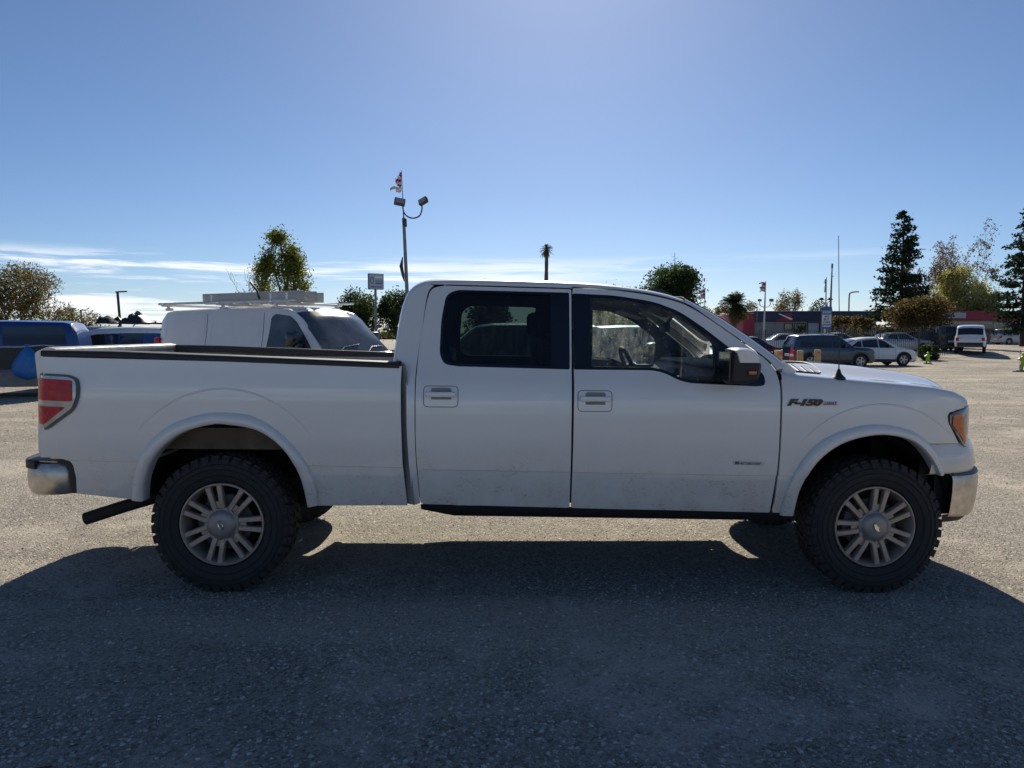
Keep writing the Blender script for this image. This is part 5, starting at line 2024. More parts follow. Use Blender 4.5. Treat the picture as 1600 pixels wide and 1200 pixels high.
SUV_TOP = [(-2.19, .70), (-2.18, .95), (-2.16, 1.12), (-2.08, 1.38), (-1.95, 1.68), (-1.84, 1.745), (-1.0, 1.78), (0, 1.775), (.22, 1.74), (.40, 1.62), (.90, 1.20), (1.02, 1.13), (1.85, 1.06), (2.08, .98), (2.17, .80), (2.19, .62)]
SUV_BELT = [(-2.19, 1.08), (.9, 1.04), (2.19, .95)]
SUV_WIN = [[(-1.92, 1.12), (-1.12, 1.11), (-1.12, 1.64), (-1.72, 1.62)], [(-1.05, 1.11), (-.20, 1.09), (-.18, 1.66), (-1.05, 1.65)], [(-.12, 1.09), (.72, 1.08), (.28, 1.60), (.10, 1.65), (-.10, 1.66)]]
c = Car('parked_suv', 'dark blue-grey boxy SUV parked side-on beyond the truck hood', 'SUV', 17.64, 35.96, 1, 4.39, 1.9, SUV_TOP, SUV_BELT, 'car_navy', (-1.32, 1.35), .37, .27, .82, win=SUV_WIN, wind=(.92, .26), back=(-2.12, -1.93), clad='cladding')
c.seam((-1.09, -.15, .88)); c.handles((-.92, .02), .98, 'car_navy')
mb = MB()
for sgn in (-1, 1):
    mb.tube([(-1.7, sgn * .70, 1.76), (-1.6, sgn * .70, 1.83), (-.1, sgn * .70, 1.84), (0, sgn * .70, 1.77)], .022, 6)
mb.box((-1.2, -.72, 1.82), (-1.14, .72, 1.86)); mb.box((-.4, -.72, 1.82), (-.34, .72, 1.86))
mb.build('roof_rack', M['wheel_silver'], c.e)
MB().lathe([(.15, 0), (.15, -.012), (.001, -.014)], 24, 'y', (-1.15, -.952, .80)).build('door_sticker', M['car_red'], c.e, fix=True)
MB().prism([(-1.24, .76), (-1.1, .84), (-1.04, .84), (-1.18, .75)], -.972, -.967).build('sticker_mark', M['band_white'], c.e, fix=True)

EV_TOP = [(-2.35, .60), (-2.33, .85), (-2.28, 1.0), (-2.12, 1.10), (-1.6, 1.36), (-1.1, 1.52), (-.5, 1.61), (0, 1.62), (.25, 1.585), (.6, 1.42), (1.15, 1.10), (1.3, 1.05), (2.0, .93), (2.25, .80), (2.34, .62), (2.35, .5)]
c = Car('parked_hatchback', 'white sloping-roof electric crossover parked half behind the dark blue-grey SUV', 'car', 21.35, 38.84, 2, 4.71, 1.88, EV_TOP, [(-2.35, 1.02), (1.15, .98), (2.35, .85)], 'car_white', (-1.48, 1.5), .36, .22, .78, win=[[(-1.55, 1.10), (-.95, 1.06), (-.95, 1.42), (-1.1, 1.40)], [(-.88, 1.05), (.0, 1.03), (.0, 1.50), (-.5, 1.49), (-.88, 1.43)], [(.06, 1.03), (.95, 1.02), (.42, 1.40), (.22, 1.47), (.06, 1.50)]], wind=(1.12, .3), back=(-2.08, -1.2), clad='cladding')
c.seam((-.91, .03, 1.0)); 
HB_TOP = [(-2.1, .65), (-2.08, .95), (-2.02, 1.15), (-1.75, 1.52), (-1.55, 1.60), (-.8, 1.66), (-.1, 1.65), (.15, 1.60), (.9, 1.12), (1.05, 1.06), (1.8, .98), (2.04, .85), (2.1, .6)]
HB_WIN = [[(-1.72, 1.10), (-1.0, 1.06), (-1.0, 1.52), (-1.52, 1.48)], [(-.93, 1.06), (-.15, 1.04), (-.15, 1.54), (-.93, 1.53)], [(-.09, 1.04), (.72, 1.02), (.2, 1.46), (-.02, 1.53), (-.09, 1.54)]]
c = Car('parked_hatchback', 'dark red hatchback parked left of the dark blue-grey SUV', 'car', 14.75, 39.3, -2, 4.2, 1.8, HB_TOP, [(-2.1, 1.04), (2.1, .9)], 'car_red', (-1.28, 1.3), .33, .22, .78, win=HB_WIN, wind=(.88, .16), back=(-2.0, -1.7))
c.seam((-.96, -.12, .8))
SD_TOP = [(-2.3, .62), (-2.28, .92), (-2.15, 1.0), (-1.55, 1.05), (-1.0, 1.38), (-.6, 1.44), (.1, 1.46), (.35, 1.42), (1.05, 1.03), (1.2, .98), (2.05, .86), (2.26, .72), (2.3, .5)]
SD_WIN = [[(-1.25, 1.02), (-.42, .98), (-.42, 1.36), (-.95, 1.33)], [(-.36, .98), (.80, .96), (.35, 1.29), (.1, 1.36), (-.36, 1.37)]]
for k, (x, y, pt, lab) in enumerate([(17.6, 55.6, 'car_silver', 'silver sedan behind the iron fence, leftmost of the row'), (22.9, 56.4, 'car_white', 'white sedan behind the iron fence right of the left flagpole'), (27.3, 56.0, 'car_white', 'white sedan behind the iron fence under the buy-cars sign'),
                                     (32.2, 52.8, 'car_charcoal', 'charcoal sedan behind the iron fence in front of the brown tree'), (29.0, 50.2, 'car_silver', 'silver sedan tight behind the iron fence by the white crossover')]):
    c = Car('parked_sedan', lab, 'car', x, y, (4, 176, 2, 178, 3)[k], 4.6, 1.82, SD_TOP, [(-2.3, .96), (2.3, .82)], pt, (-1.4, 1.42), .32, .2, .76, win=SD_WIN, wind=(1.03, .38), back=(-1.5, -.98), group='cars behind the iron fence')
c = Car('parked_suv', 'black SUV seen from behind beside the small hedge block', 'SUV', 33.9, 52.6, 72, 4.6, 1.9, [(a * 1.05, z * 1.02) for a, z in SUV_TOP], SUV_BELT, 'car_charcoal', (-1.4, 1.42), .36, .26, .82, win=SUV_WIN, wind=(.95, .26), back=(-2.23, -1.98), roof_mat=('car_white', -1.8, 0), dz=.0)
PU_TOP = [(-2.6, .80), (-2.58, 1.02), (-2.52, 1.10), (-2.35, 1.55), (-2.05, 1.86), (-1.7, 1.92), (-.2, 1.95), (.5, 1.93), (.75, 1.86), (1.35, 1.28), (1.5, 1.2), (2.4, 1.1), (2.55, .95), (2.6, .7)]
c = Car('camper_pickup', 'white pickup truck with a canopy over its bed, seen from behind at right', 'pickup truck', 33.6, 48.9, 57, 5.2, 1.9, PU_TOP, [(-2.6, 1.10), (2.6, 1.0)], 'car_white', (-1.55, 1.65), .40, .40, .84, win=[[(-2.2, 1.16), (-1.0, 1.16), (-1.0, 1.70), (-1.95, 1.70)], [(-.55, 1.16), (.25, 1.15), (.25, 1.78), (-.55, 1.78)], [(.32, 1.15), (1.1, 1.14), (.72, 1.70), (.32, 1.78)]], wind=(1.32, .80), back=(-2.46, -2.2), lamps=(.95, .85), clad='cladding')
MP_TOP = [(-2.45, .65), (-2.43, 1.0), (-2.32, 1.4), (-2.15, 1.66), (-1.9, 1.73), (-.5, 1.76), (.3, 1.70), (.6, 1.58), (1.5, 1.12), (1.65, 1.06), (2.2, .9), (2.42, .7), (2.45, .5)]
c = Car('parked_minivan', 'silver minivan parked side-on at the right edge by the red-roofed building', 'minivan', 57.6, 78.6, 3, 4.9, 1.9, MP_TOP, [(-2.45, 1.05), (2.45, .9)], 'car_silver', (-1.5, 1.55), .34, .2, .8, win=[[(-2.15, 1.12), (-1.2, 1.10), (-1.2, 1.60), (-1.98, 1.58)], [(-1.12, 1.10), (-.1, 1.08), (-.1, 1.62), (-1.12, 1.62)], [(-.02, 1.08), (1.2, 1.06), (.5, 1.5), (-.02, 1.60)]], wind=(1.46, .66), back=(-2.36, -2.1))
for k, (x, y, h, pt, lab) in enumerate([(-.35, 9.6, 182, 'car_green', 'dark SUV seen through the tinted rear door window of the pickup truck'), (3.3, 11.5, 4, 'car_navy', 'dark blue SUV seen through the front door windows of the pickup truck')]):
    c = Car('parked_suv', lab, 'SUV', x, y, h, 4.39, 1.9, [(a, z * .985) for a, z in SUV_TOP], SUV_BELT, pt, (-1.32, 1.35), .37, .27, .82, win=SUV_WIN, wind=(.92, .26), back=(-2.12, -1.93), clad='cladding')
    c.seam((-1.09, -.15, .88))

# blue damaged boxy SUV at the left edge
BX_TOP = [(-2.3, .75), (-2.29, 1.25), (-2.24, 1.62), (-2.12, 1.80), (-1.95, 1.84), (-.8, 1.86), (.1, 1.85), (.3, 1.80), (.85, 1.26), (1.0, 1.18), (2.05, 1.08), (2.24, .95), (2.3, .6)]
BX_BELT = [(-2.3, 1.20), (2.3, 1.05)]
c = Car('wrecked_suv', 'blue boxy SUV with stripped dark doors at the left edge', 'SUV', -12.85, 14.7, 196, 4.6, 1.9, BX_TOP, BX_BELT, 'car_blue', (-1.80, 1.25), .37, .26, .86, win=[[(-2.05, 1.28), (-.7, 1.26), (-.7, 1.70), (-1.95, 1.72)], [(-.62, 1.26), (.62, 1.24), (.25, 1.64), (-.62, 1.70)]], wind=(.83, .34))
blue = c
for k, (poly, mt, nm) in enumerate([([(-2.12, .70), (.85, .66), (.85, 1.18), (-2.12, 1.23)], 'cladding', 'stripped_door_panel'), ([(-2.2, .28), (1.0, .28), (1.0, .60), (-2.2, .64)], 'sill_grey', 'sill_panel')]):
    arr = half_panel(rnd(poly, .05, 3), lambda a, z: -c.surf(a, max(z, .75)) - .012 - .004 * k)
    for far in (0, 1):
        put_half(nm, arr, M[mt], c.e, far)
for sgn in (-1, 1):
    pts = [(x, sgn * (c.surf(x, 1.24) + .012), 1.225 + .02 * math.sin(x * 3.1) + .012 * math.sin(x * 7)) for x in np.linspace(-2.1, .8, 24)]
    MB().tube(pts, .014, 5).build('torn_belt_strip', M['chrome_dusty'], c.e)
# blue plastic sheet bundled on its side (hangs from the window line)
tp = MB()
P = []
rg_ = np.random.default_rng(2)
for t_, rx, ry in [(0, .05, .03), (.05, .03, .03), (.10, .06, .05), (.22, .17, .10), (.38, .25, .14), (.55, .31, .17), (.72, .33, .18), (.86, .27, .16), (.95, .17, .11), (1, .02, .02)]:
    ring = []
    for k in range(28):
        a = 2 * math.pi * k / 28
        w_ = 1 + .10 * math.sin(3 * a + 5 * t_) + .09 * math.sin(7 * a + 2) * (1 - t_) + .05 * rg_.normal()
        ring.append((rx * w_ * math.cos(a), ry * w_ * math.sin(a), 1.30 - .84 * t_))
    P.append(ring + ring[:1])
V, F = grid(P)
tp.add(V, F)
o = tp.build('plastic_bag', M['tarp_blue'], None, 60, fix=True)
o.location = (-11.18, 13.72, 0.02)
tag(o, 'bright blue plastic bag hanging on the stripped side of the blue SUV', 'bag')

# pale-roofed dark vehicle, blue car with white roof, dark SUV with a loaded rack
c = Car('parked_van', 'dark van with a pale roof behind the blue boxy SUV', 'van', -14.6, 22.6, 190, 4.9, 1.9, [(a, z * 1.02) for a, z in MP_TOP], [(-2.45, 1.15), (2.45, .95)], 'car_navy', (-1.5, 1.55), .34, .22, .84, win=[[(-2.1, 1.2), (-.6, 1.2), (-.6, 1.6), (-2.0, 1.6)], [(-.5, 1.2), (1.1, 1.1), (.5, 1.5), (-.5, 1.6)]], wind=(1.46, .66), back=(-2.36, -2.1), roof_mat=('car_silver', -2.0, .3))
c = Car('parked_hatchback', 'blue compact car with a white roof next to the white van', 'car', -11.0, 17.6, 184, 4.0, 1.8, [(-2.0, .7), (-1.98, 1.1), (-1.9, 1.5), (-1.75, 1.66), (-1.5, 1.71), (-.6, 1.73), (.2, 1.70), (.45, 1.62), (.95, 1.2), (1.1, 1.12), (1.75, 1.0), (1.96, .85), (2.0, .6)], [(-2.0, 1.2), (2.0, 1.0)], 'car_blue', (-1.25, 1.25), .34, .22, .86, win=[[(-1.05, 1.24), (-.45, 1.22), (-.45, 1.58), (-1.05, 1.6)], [(-.4, 1.22), (.75, 1.18), (.35, 1.52), (-.4, 1.58)]], wind=(.93, .48), back=(-1.94, -1.78), roof_mat=('car_white', -1.88, .42))
c = Car('parked_suv', 'dark SUV with a loaded roof rack behind the white-roofed blue car', 'SUV', -12.6, 23.4, 183, 4.6, 1.9, [(a * 1.05, z * 1.0) for a, z in SUV_TOP], SUV_BELT, 'car_black', (-1.4, 1.42), .37, .27, .84, win=SUV_WIN, wind=(.95, .26), back=(-2.2, -2.0))
mb = MB()
for sgn in (-1, 1):
    mb.tube([(-1.9, sgn * .62, 1.76), (-1.85, sgn * .66, 1.90), (.7, sgn * .66, 1.92), (.8, sgn * .62, 1.78)], .025, 6)
for x in (-1.6, -1.0, -.4, .2, .6):
    mb.tube([(x, -.66, 1.90), (x, .66, 1.90)], .02, 6)
mb.build('roof_rack', M['dark_steel'], c.e)
# folded tarpaulin on that rack
P = []
rg_ = np.random.default_rng(9)
for i in range(15):
    u = i / 14
    row = []
    for j in range(12):
        v = j / 11
        hgt = .33 * math.sin(math.pi * v) ** .5 * math.sin(math.pi * min(1, u * 1.02)) ** .45 * (.7 + .5 * math.sin(u * 9 + v * 3)) + .075 * rg_.normal() * (0 < v < 1)
        row.append((-.85 + 1.75 * u, -.7 + 1.4 * v, 1.90 + max(0, hgt)))
    P.append(row)
V, F = grid(P)
V2 = V + [(x, y, 1.895) for x, y, z in V]
F2 = F + [tuple(i + len(V) for i in reversed(f)) for f in F]
o = mobj('tarpaulin', V2, F2, M['tarp_dark'], None, 60)
o.location = (-13.3, 23.4, G(-13.3, 23.4)); o.rotation_euler = (0, 0, R(3))
tag(o, 'crumpled dark tarpaulin lying on the roof rack left of the white van', 'tarpaulin')

# ------------------------------------------------------------------ white cargo van with ladder rack
VN_TOP = [(-2.95, .8), (-2.94, 1.4), (-2.90, 1.72), (-2.82, 1.91), (-2.68, 2.01), (-2.4, 2.045), (-1, 2.06), (.4, 2.06), (.85, 2.035), (1.02, 1.985), (1.25, 1.83), (1.84, 1.20), (2.0, 1.13), (2.7, 1.03), (2.9, .9), (2.95, .6)]
VX, VY, VH = -4.45, 11.1, -31
van = Car('cargo_van', 'white cargo van with a ladder rack parked behind the truck bed', 'van', VX, VY, VH, 5.9, 2.0, VN_TOP, [(-2.95, 1.22), (1.7, 1.16), (2.95, .98)], 'van_white', (-1.75, 1.75), .37, .28, .86, win=[[(.42, 1.24), (1.60, 1.20), (1.14, 1.76), (.98, 1.87), (.60, 1.91), (.50, 1.85)]], wind=(1.84, 1.06), back=(-2.93, -2.84), lamps=(1.35, .85), glass='van_glass', clad=None)
van.seam((-1.28, .30), z0=.5, mat='grey_trim')
for x0, x1 in ((-2.62, -1.36), (-1.18, .18)):
    # pressed panel outline on the sides
    for sgn in (-1, 1):
        loop = rnd([(x0, .9), (x1, .9), (x1, 1.90), (x0 + .06, 1.90)], .09, 4)
        pts = [(a, sgn * (van.surf(a, z) + .001), z) for a, z in loop for _ in (0,)]
        MB().tube(pts + pts[:1], .006, 4, caps=False).build('pressed_panel_edge', M['van_white'], van.e)
for sgn in (-1, 1):
    mb = MB().box((1.20, min(sgn * 1.0, sgn * 1.26), 1.30), (1.36, max(sgn * 1.0, sgn * 1.26), 1.58), bev=.05)
    mb.tube([(1.3, sgn * .93, 1.36), (1.3, sgn * 1.1, 1.40)], .03, 6)
    mb.build('door_mirror', M['car_black'], van.e)
# sheet of paper on the dashboard behind the windscreen
q = [van.sec(v) for v in (1.6, 1.74)]
mb = MB()
mb.tube([(1.98, -.7, 1.15), (1.80, -.35, 1.29), (1.77, .1, 1.33)], .012, 5)
mb.tube([(1.98, .1, 1.17), (1.80, .45, 1.29), (1.77, .8, 1.29)], .012, 5)
mb.build('windscreen_wiper', M['car_black'], van.e)
rk = MB()
for x in (-2.55, -.9, .55):
    rk.tube([(x, -.98, 2.12), (x, .98, 2.12)], .028, 6)
    for sgn in (-1, 1):
        rk.tube([(x, sgn * .80, 2.03), (x, sgn * .84, 2.12)], .03, 6)
        rk.tube([(x - .10, sgn * .80, 2.04), (x + .10, sgn * .80, 2.04)], .03, 5)
for sgn in (-1, 1):
    rk.tube([(-2.75, sgn * .90, 2.15), (.95, sgn * .90, 2.15)], .024, 6)
rk.tube([(-2.6, -.66, 2.17), (.9, -.66, 2.17)], .022, 6)
rk.build('ladder_rack', M['rack_white'], van.e)


def van_pt(x, y, z):
    a = R(VH)
    return (VX + x * math.cos(a) - y * math.sin(a), VY + x * math.sin(a) + y * math.cos(a), G(VX, VY) + z)


for k, (y0, x0, x1, z0, lab) in enumerate([(-.60, -1.75, 1.02, 2.15, 'grey extension ladder on the near side of the van roof rack'), (-.18, -2.2, .80, 2.15, 'grey extension ladder lying behind the nearer ladder on the van roof')]):
    root = empty('ladder', van_pt(0, 0, 0), (0, 0, R(VH))); tag(root, lab, 'ladder', None)
    for dz in (0, .0):
        pass
    for yy in (y0, y0 + .36):
        MB().box((x0, yy - .02, z0), (x1, yy + .02, z0 + .20), bev=.008).build('side_rail', M['ladder_grey'], root)
    xx_ = x0 + .15
    rung = MB().tube([(0, y0 + .02, z0 + .085), (0, y0 + .34, z0 + .085)], .017, 6)
    rme = mesh_data('rung', rung.V, rung.F, M['rack_white'], 40)
    while xx_ < x1 - .05:
        r_o = link('rung', rme, root); r_o.location = (xx_, 0, 0)
        xx_ += .30
    for xs_ in (x0 + .25, x1 - .85, x1 - .42):
        MB().box((xs_, y0 - .026, z0 + .02), (xs_ + .055, y0 - .0205, z0 + .17)).build('rail_label', M['band_white'], root)
# ladder clamp arm standing up from the rack
a_ = MB()
a_.tube([(-.02, -.70, 2.2), (-.05, -.72, 2.36), (-.22, -.74, 2.54)], .022, 6)
a_.build('clamp_arm', M['dark_steel'], van.e)


# ================================================================== BUILDINGS
def bld(name, label, cat='building'):
    e = empty(name, (0, 0, 0)); tag(e, label, cat); return e


bz = G(35, 80)
B = bld('shop_building', 'low grey shop with a navy fascia and red end block, behind the fence')
MB().box((28.9, 80, bz - .3), (42.6, 92, bz + 3.1)).build('wall', M['wall_grey'], B)
MB().box((28.7, 79.5, bz + 2.55), (42.9, 92.3, bz + 3.72), bev=.05).build('fascia', M['fascia_navy'], B)
MB().box((27.4, 79.3, bz - .3), (28.68, 90, bz + 3.45), bev=.04).build('end_block', M['fascia_red'], B)
MB().prism([(31.2, bz + 2.62), (32.9, bz + 2.62), (32.9, bz + 3.45), (32.2, bz + 3.45)], 79.44, 79.49).build('fascia_emblem', M['fascia_red'], B, fix=True)
MB().prism([(31.3, bz + 3.42), (31.55, bz + 3.42), (33.0, bz + 2.85), (32.75, bz + 2.72)], 79.41, 79.45).build('emblem_stripe', M['band_white'], B, fix=True)
for x0, x1, z0, z1, nm, mt in [(32.3, 33.1, 1.6, 2.3, 'window', 'car_glass'), (33.4, 34.6, .1, 2.3, 'door', 'car_glass'), (34.9, 36.1, .5, 2.4, 'window', 'sign_pale'), (36.3, 37.5, .5, 2.4, 'window', 'sign_pale'), (37.7, 38.9, .5, 2.4, 'window', 'sign_pale'), (39.1, 40.6, .5, 2.3, 'window', 'car_glass')]:
    w_ = MB().box((x0, 79.93, bz + z0), (x1, 79.985, bz + z1)).build(nm, M[mt], B)
    fr_ = MB()
    fr_.box((x0 - .06, 79.88, bz + z0 - .06), (x0, 79.99, bz + z1 + .06)); fr_.box((x1, 79.88, bz + z0 - .06), (x1 + .06, 79.99, bz + z1 + .06))
    fr_.box((x0, 79.88, bz + z1), (x1, 79.99, bz + z1 + .06)); fr_.box((x0, 79.88, bz + z0 - .06), (x1, 79.99, bz + z0))
    fr_.build('frame', M['dark_steel'], w_)
rz_ = G(58, 86)
B = bld('shop_building', 'low white shop with a dark red roof fascia at the right')
MB().box((53.2, 87, rz_ - .3), (68.0, 97, rz_ + 3.1)).build('wall', M['wall_white'], B)
MB().prism([(53.0, rz_ + 2.75), (68.2, rz_ + 2.75), (68.2, rz_ + 3.95), (53.0, rz_ + 3.95)], 86.3, 97.2).build('fascia', M['fascia_red'], B, fix=True)
sg = MB().box((53.8, 86.12, rz_ + 3.05), (56.6, 86.28, rz_ + 3.72), bev=.02).build('shop_sign', M['sign_pale'], B)
for k, (a, w_) in enumerate([(54.05, .22), (54.38, .16), (54.66, .22), (55.0, .18)]):
    MB().box((a, 86.09, rz_ + 3.22 - .03 * (k % 2)), (a + w_, 86.115, rz_ + 3.55)).build('sign_mark', M['fascia_navy'], sg)
for x0, x1, z0, z1, nm in [(52.9 + .9, 55.2, .4, 2.4, 'window'), (55.4, 56.3, .1, 2.4, 'door'), (58.9, 60.6, .3, 2.45, 'window'), (60.8, 62.6, .3, 2.45, 'window'), (64.0, 65.6, .5, 2.4, 'window')]:
    w_ = MB().box((x0, 86.93, rz_ + z0), (x1, 86.985, rz_ + z1)).build(nm, M['car_glass'], B)
    fr_ = MB()
    fr_.box((x0 - .06, 86.88, rz_ + z0 - .06), (x0, 86.99, rz_ + z1 + .06)); fr_.box((x1, 86.88, rz_ + z0 - .06), (x1 + .06, 86.99, rz_ + z1 + .06))
    fr_.box((x0, 86.88, rz_ + z1), (x1, 86.99, rz_ + z1 + .06))
    fr_.build('frame', M['band_white'], w_)

# ================================================================== FENCES
def iron_fence(label, x0, y0, x1, y1, h, step=.125):
    e = empty('iron_fence', (x0, y0, 0)); tag(e, label, 'fence')
    L = math.hypot(x1 - x0, y1 - y0); n = int(L / step)
    pk = MB().box((-.012, -.012, .08), (.012, .012, h)).add([(-.012, -.012, h), (.012, -.012, h), (.012, .012, h), (-.012, .012, h), (0, 0, h + .08)], [(0, 1, 4), (1, 2, 4), (2, 3, 4), (3, 0, 4)])
    pm = mesh_data('picket', pk.V, pk.F, M['dark_steel'], 0)
    ps = MB().box((-.04, -.04, -.1), (.04, .04, h + .05)); psm = mesh_data('post', ps.V, ps.F, M['dark_steel'], 0)
    for i in range(n + 1):
        t_ = i / n
        x, y = lerp(x0, x1, t_), lerp(y0, y1, t_)
        o_ = link('post' if i % 20 == 0 else 'picket', psm if i % 20 == 0 else pm, e)
        o_.location = (x - x0, y - y0, G(x, y))
    for z in (.25, h - .25):
        mbr = MB()
        mbr.tube([(lerp(0, x1 - x0, t_), lerp(0, y1 - y0, t_), G(lerp(x0, x1, t_), lerp(y0, y1, t_)) + z) for t_ in np.linspace(0, 1, 12)], .022, 4)
        mbr.build('rail', M['dark_steel'], e)
    return e


iron_fence('black iron picket fence behind the dark parked SUV and crossover', 16.0, 48.0, 30.0, 46.0, 2.0)
e = empty('wire_fence', (44, 83, 0)); tag(e, 'low wire mesh fence in front of the red-roofed shop', 'fence')
for k in range(9):
    x = k * 3.0
    MB().tube([(x, 0, G(44 + x, 83) - .1), (x, 0, G(44 + x, 83) + 1.8)], .035, 6).build('post', M['galvanised'], e)
for z in (.1, 1.78):
    MB().tube([(x, 0, G(44 + x, 83) + z) for x in np.linspace(0, 24, 9)], .02, 5).build('rail', M['galvanised'], e)
wv = MB()
for k in range(160):
    x = k * .15
    z0_ = G(44 + x, 83)
    wv.tube([(x, 0, z0_ + .1), (min(24, x + 1.68), 0, z0_ + 1.78)], .006, 3, caps=False); wv.tube([(x, .01, z0_ + 1.78), (min(24, x + 1.68), .01, z0_ + .1)], .006, 3, caps=False)
tag(wv.build('wire_mesh', M['dark_steel'], e, 0), kind='stuff')

# ================================================================== POLES, SIGNS, FLAGS
def flag(parent, x, y, z, w, h, cols, seed, name='flag', canton=None, dirx=-1, label=None, taper=False):
    """ragged flag hanging from (x,y,z): stripes as separate bands"""
    rg_ = np.random.default_rng(seed)
    mb = MB(); nst = len(cols); nx = 9
    for i in range(nst):
        length = w * rg_.uniform(.55, 1.0) * ((.3 + .7 * (i + .5) / nst) if taper else 1)
        for j in range(nx):
            u0, u1 = j / nx, (j + 1) / nx
            def pt(u, v):
                droop = .35 * h * u ** 1.3 * (.6 + .4 * math.sin(seed))
                return (dirx * u * length, .12 * w * math.sin(5 * u + v * 2 + seed), -v * h * (1 - .35 * u * (1 - v)) - droop * .5 + .05 * h * math.sin(7 * u + seed))
            m_ = cols[i]
            if canton is not None and i < nst // 2 + 1 and u0 < .42: m_ = canton
            v0, v1 = i / nst, (i + 1) / nst
            if j >= nx - 3 and rg_.uniform() < .4: continue
            mb.add([pt(u0, v0), pt(u1, v0), pt(u1, v1), pt(u0, v1)], [(0, 1, 2, 3)], m_)
    o_ = mb.build(name, [M['flag_red'], M['flag_white'], M['flag_blue'], M['flag_green']], parent, 60)
    sl = o_.modifiers.new('thickness', 'SOLIDIFY'); sl.thickness = .006
    o_.location = (x, y, z)
    if label: tag(o_, label, 'flag')
    return o_


def flood(parent, x, y, z, yaw, tilt, s=1.0, mat='dark_steel'):
    mb = MB().box((-.26 * s, -.12 * s, -.17 * s), (.26 * s, .10 * s, .17 * s), bev=.04 * s)
    o_ = mb.build('floodlight', M[mat], parent)
    o_.location = (x, y, z); o_.rotation_euler = (tilt[0], tilt[1], yaw)
    l_ = MB().box((-.22 * s, -.135 * s, -.13 * s), (.22 * s, -.121 * s, .13 * s)).build('lens', M['clear_lens'], o_)
    return o_


# leaning light pole with two floodlights behind the truck cab
px_, py_ = -4.04 + .04, 30.57
lp = empty('light_pole', (px_, py_, G(px_, py_)), (0, R(-2.1), 0)); tag(lp, 'leaning dark light pole with two floodlights behind the truck cab', 'light pole')
MB().tube([(0, 0, -.1), (0, 0, 3), (0, 0, 6.75)], [.10, .085, .07], 10).build('mast', M['galvanised'], lp)
MB().tube([(0, 0, 6.6), (0, 0, 7.2), (0, 0, 8.85)], [.035, .022, .012], 6).build('flag_staff', M['dark_steel'], lp)
MB().tube([tuple(p) for p in catmull([(-.02, 0, 7.25), (.02, -.02, 7.0), (.18, -.02, 6.80), (.45, -.02, 6.72), (.72, -.02, 6.82), (.84, -.02, 7.1), (.84, -.02, 7.3)], 4)], .032, 6).build('arm', M['dark_steel'], lp)
MB().box((-.07, -.07, 6.35), (.13, .07, 6.72), bev=.02).build('bracket', M['dark_steel'], lp)
flood(lp, -.14, -.05, 7.45, R(10), (R(-25), R(12), 0), .95)
flood(lp, .92, -.05, 7.45, R(-25), (R(-20), R(-22), 0), .85)
MB().tube([(-.12, -.08, 5.0), (-.20, -.08, 4.6), (-.14, -.08, 4.2), (-.10, -.06, 3.9)], [.02, .09, .07, .02], 6).build('cable_bundle', M['tarp_dark'], lp)
MB().tube([(-.05, 0, 2.9), (-.35, 0, 2.0), (-.8, 0, 1.2)], .008, 4).build('cable', M['dark_steel'], lp)
fz = G(px_, py_)
flag(None, px_ - 8.84 * math.sin(R(2.1)), py_, fz + 8.80, .62, .88, [0, 0, 1, 0, 1, 0, 1, 1], 3, 'flag', None, taper=True, label='tattered red and white striped flag on the leaning light pole')

# pale square sign
sx_, sy_ = -9.2, 55.7
sgn_ = empty('pole_sign', (sx_, sy_, G(sx_, sy_)), (0, 0, R(24))); tag(sgn_, 'pale blue-grey square sign box on a post behind the white van', 'sign')
MB().tube([(0, .2, -.1), (0, .2, 5.1)], .10, 10).build('post', M['galvanised'], sgn_)
box_ = MB().box((-.55, 0, 4.95), (.62, .42, 6.18), bev=.02).build('sign_box', M['sign_side'], sgn_)
fc = MB().box((-.53, -.02, 4.98), (.60, -.002, 6.15)).build('sign_face', M['sign_pale'], sgn_)
pts = [(-.33 + .13 * math.cos(2 * math.pi * k / 20), -.026, 5.62 + .24 * math.sin(2 * math.pi * k / 20)) for k in range(20)]
MB().tube(pts + pts[:1], .022, 5, caps=False).build('round_emblem', M['sign_blue'], fc)
for a, b_, z, hgt in [(-.08, .48, 5.80, .18), (-.08, .52, 5.56, .06), (-.05, .50, 5.36, .10), (-.45, .45, 5.10, .07)]:
    MB().box((a, -.03, z), (b_, -.021, z + hgt)).build('letter_band', M['sign_white'] if hgt > .15 else M['sign_blue'], fc)

# lamp posts on the left
for (x, y, h, r_, lab) in [(-29.04, 56.3, 4.75, .10, 'dark square-arm lamp post, the nearer and taller one left of the van'), (-53.16, 97.0, 4.5, .11, 'distant small lamp post beside the olive-brown trees at left')]:
    e = empty('lamp_post', (x, y, G(x, y)), (0, R(-3.0), 0)); tag(e, lab, 'lamp post')
    MB().tube([(0, 0, -.1), (0, 0, h)], [r_ * 1.1, r_], 8).build('post', M['dark_steel'], e)
    MB().box((-.12, -.12, h - .04), (.72, .12, h + .06), bev=.02).build('lamp_head', M['dark_steel'], e)

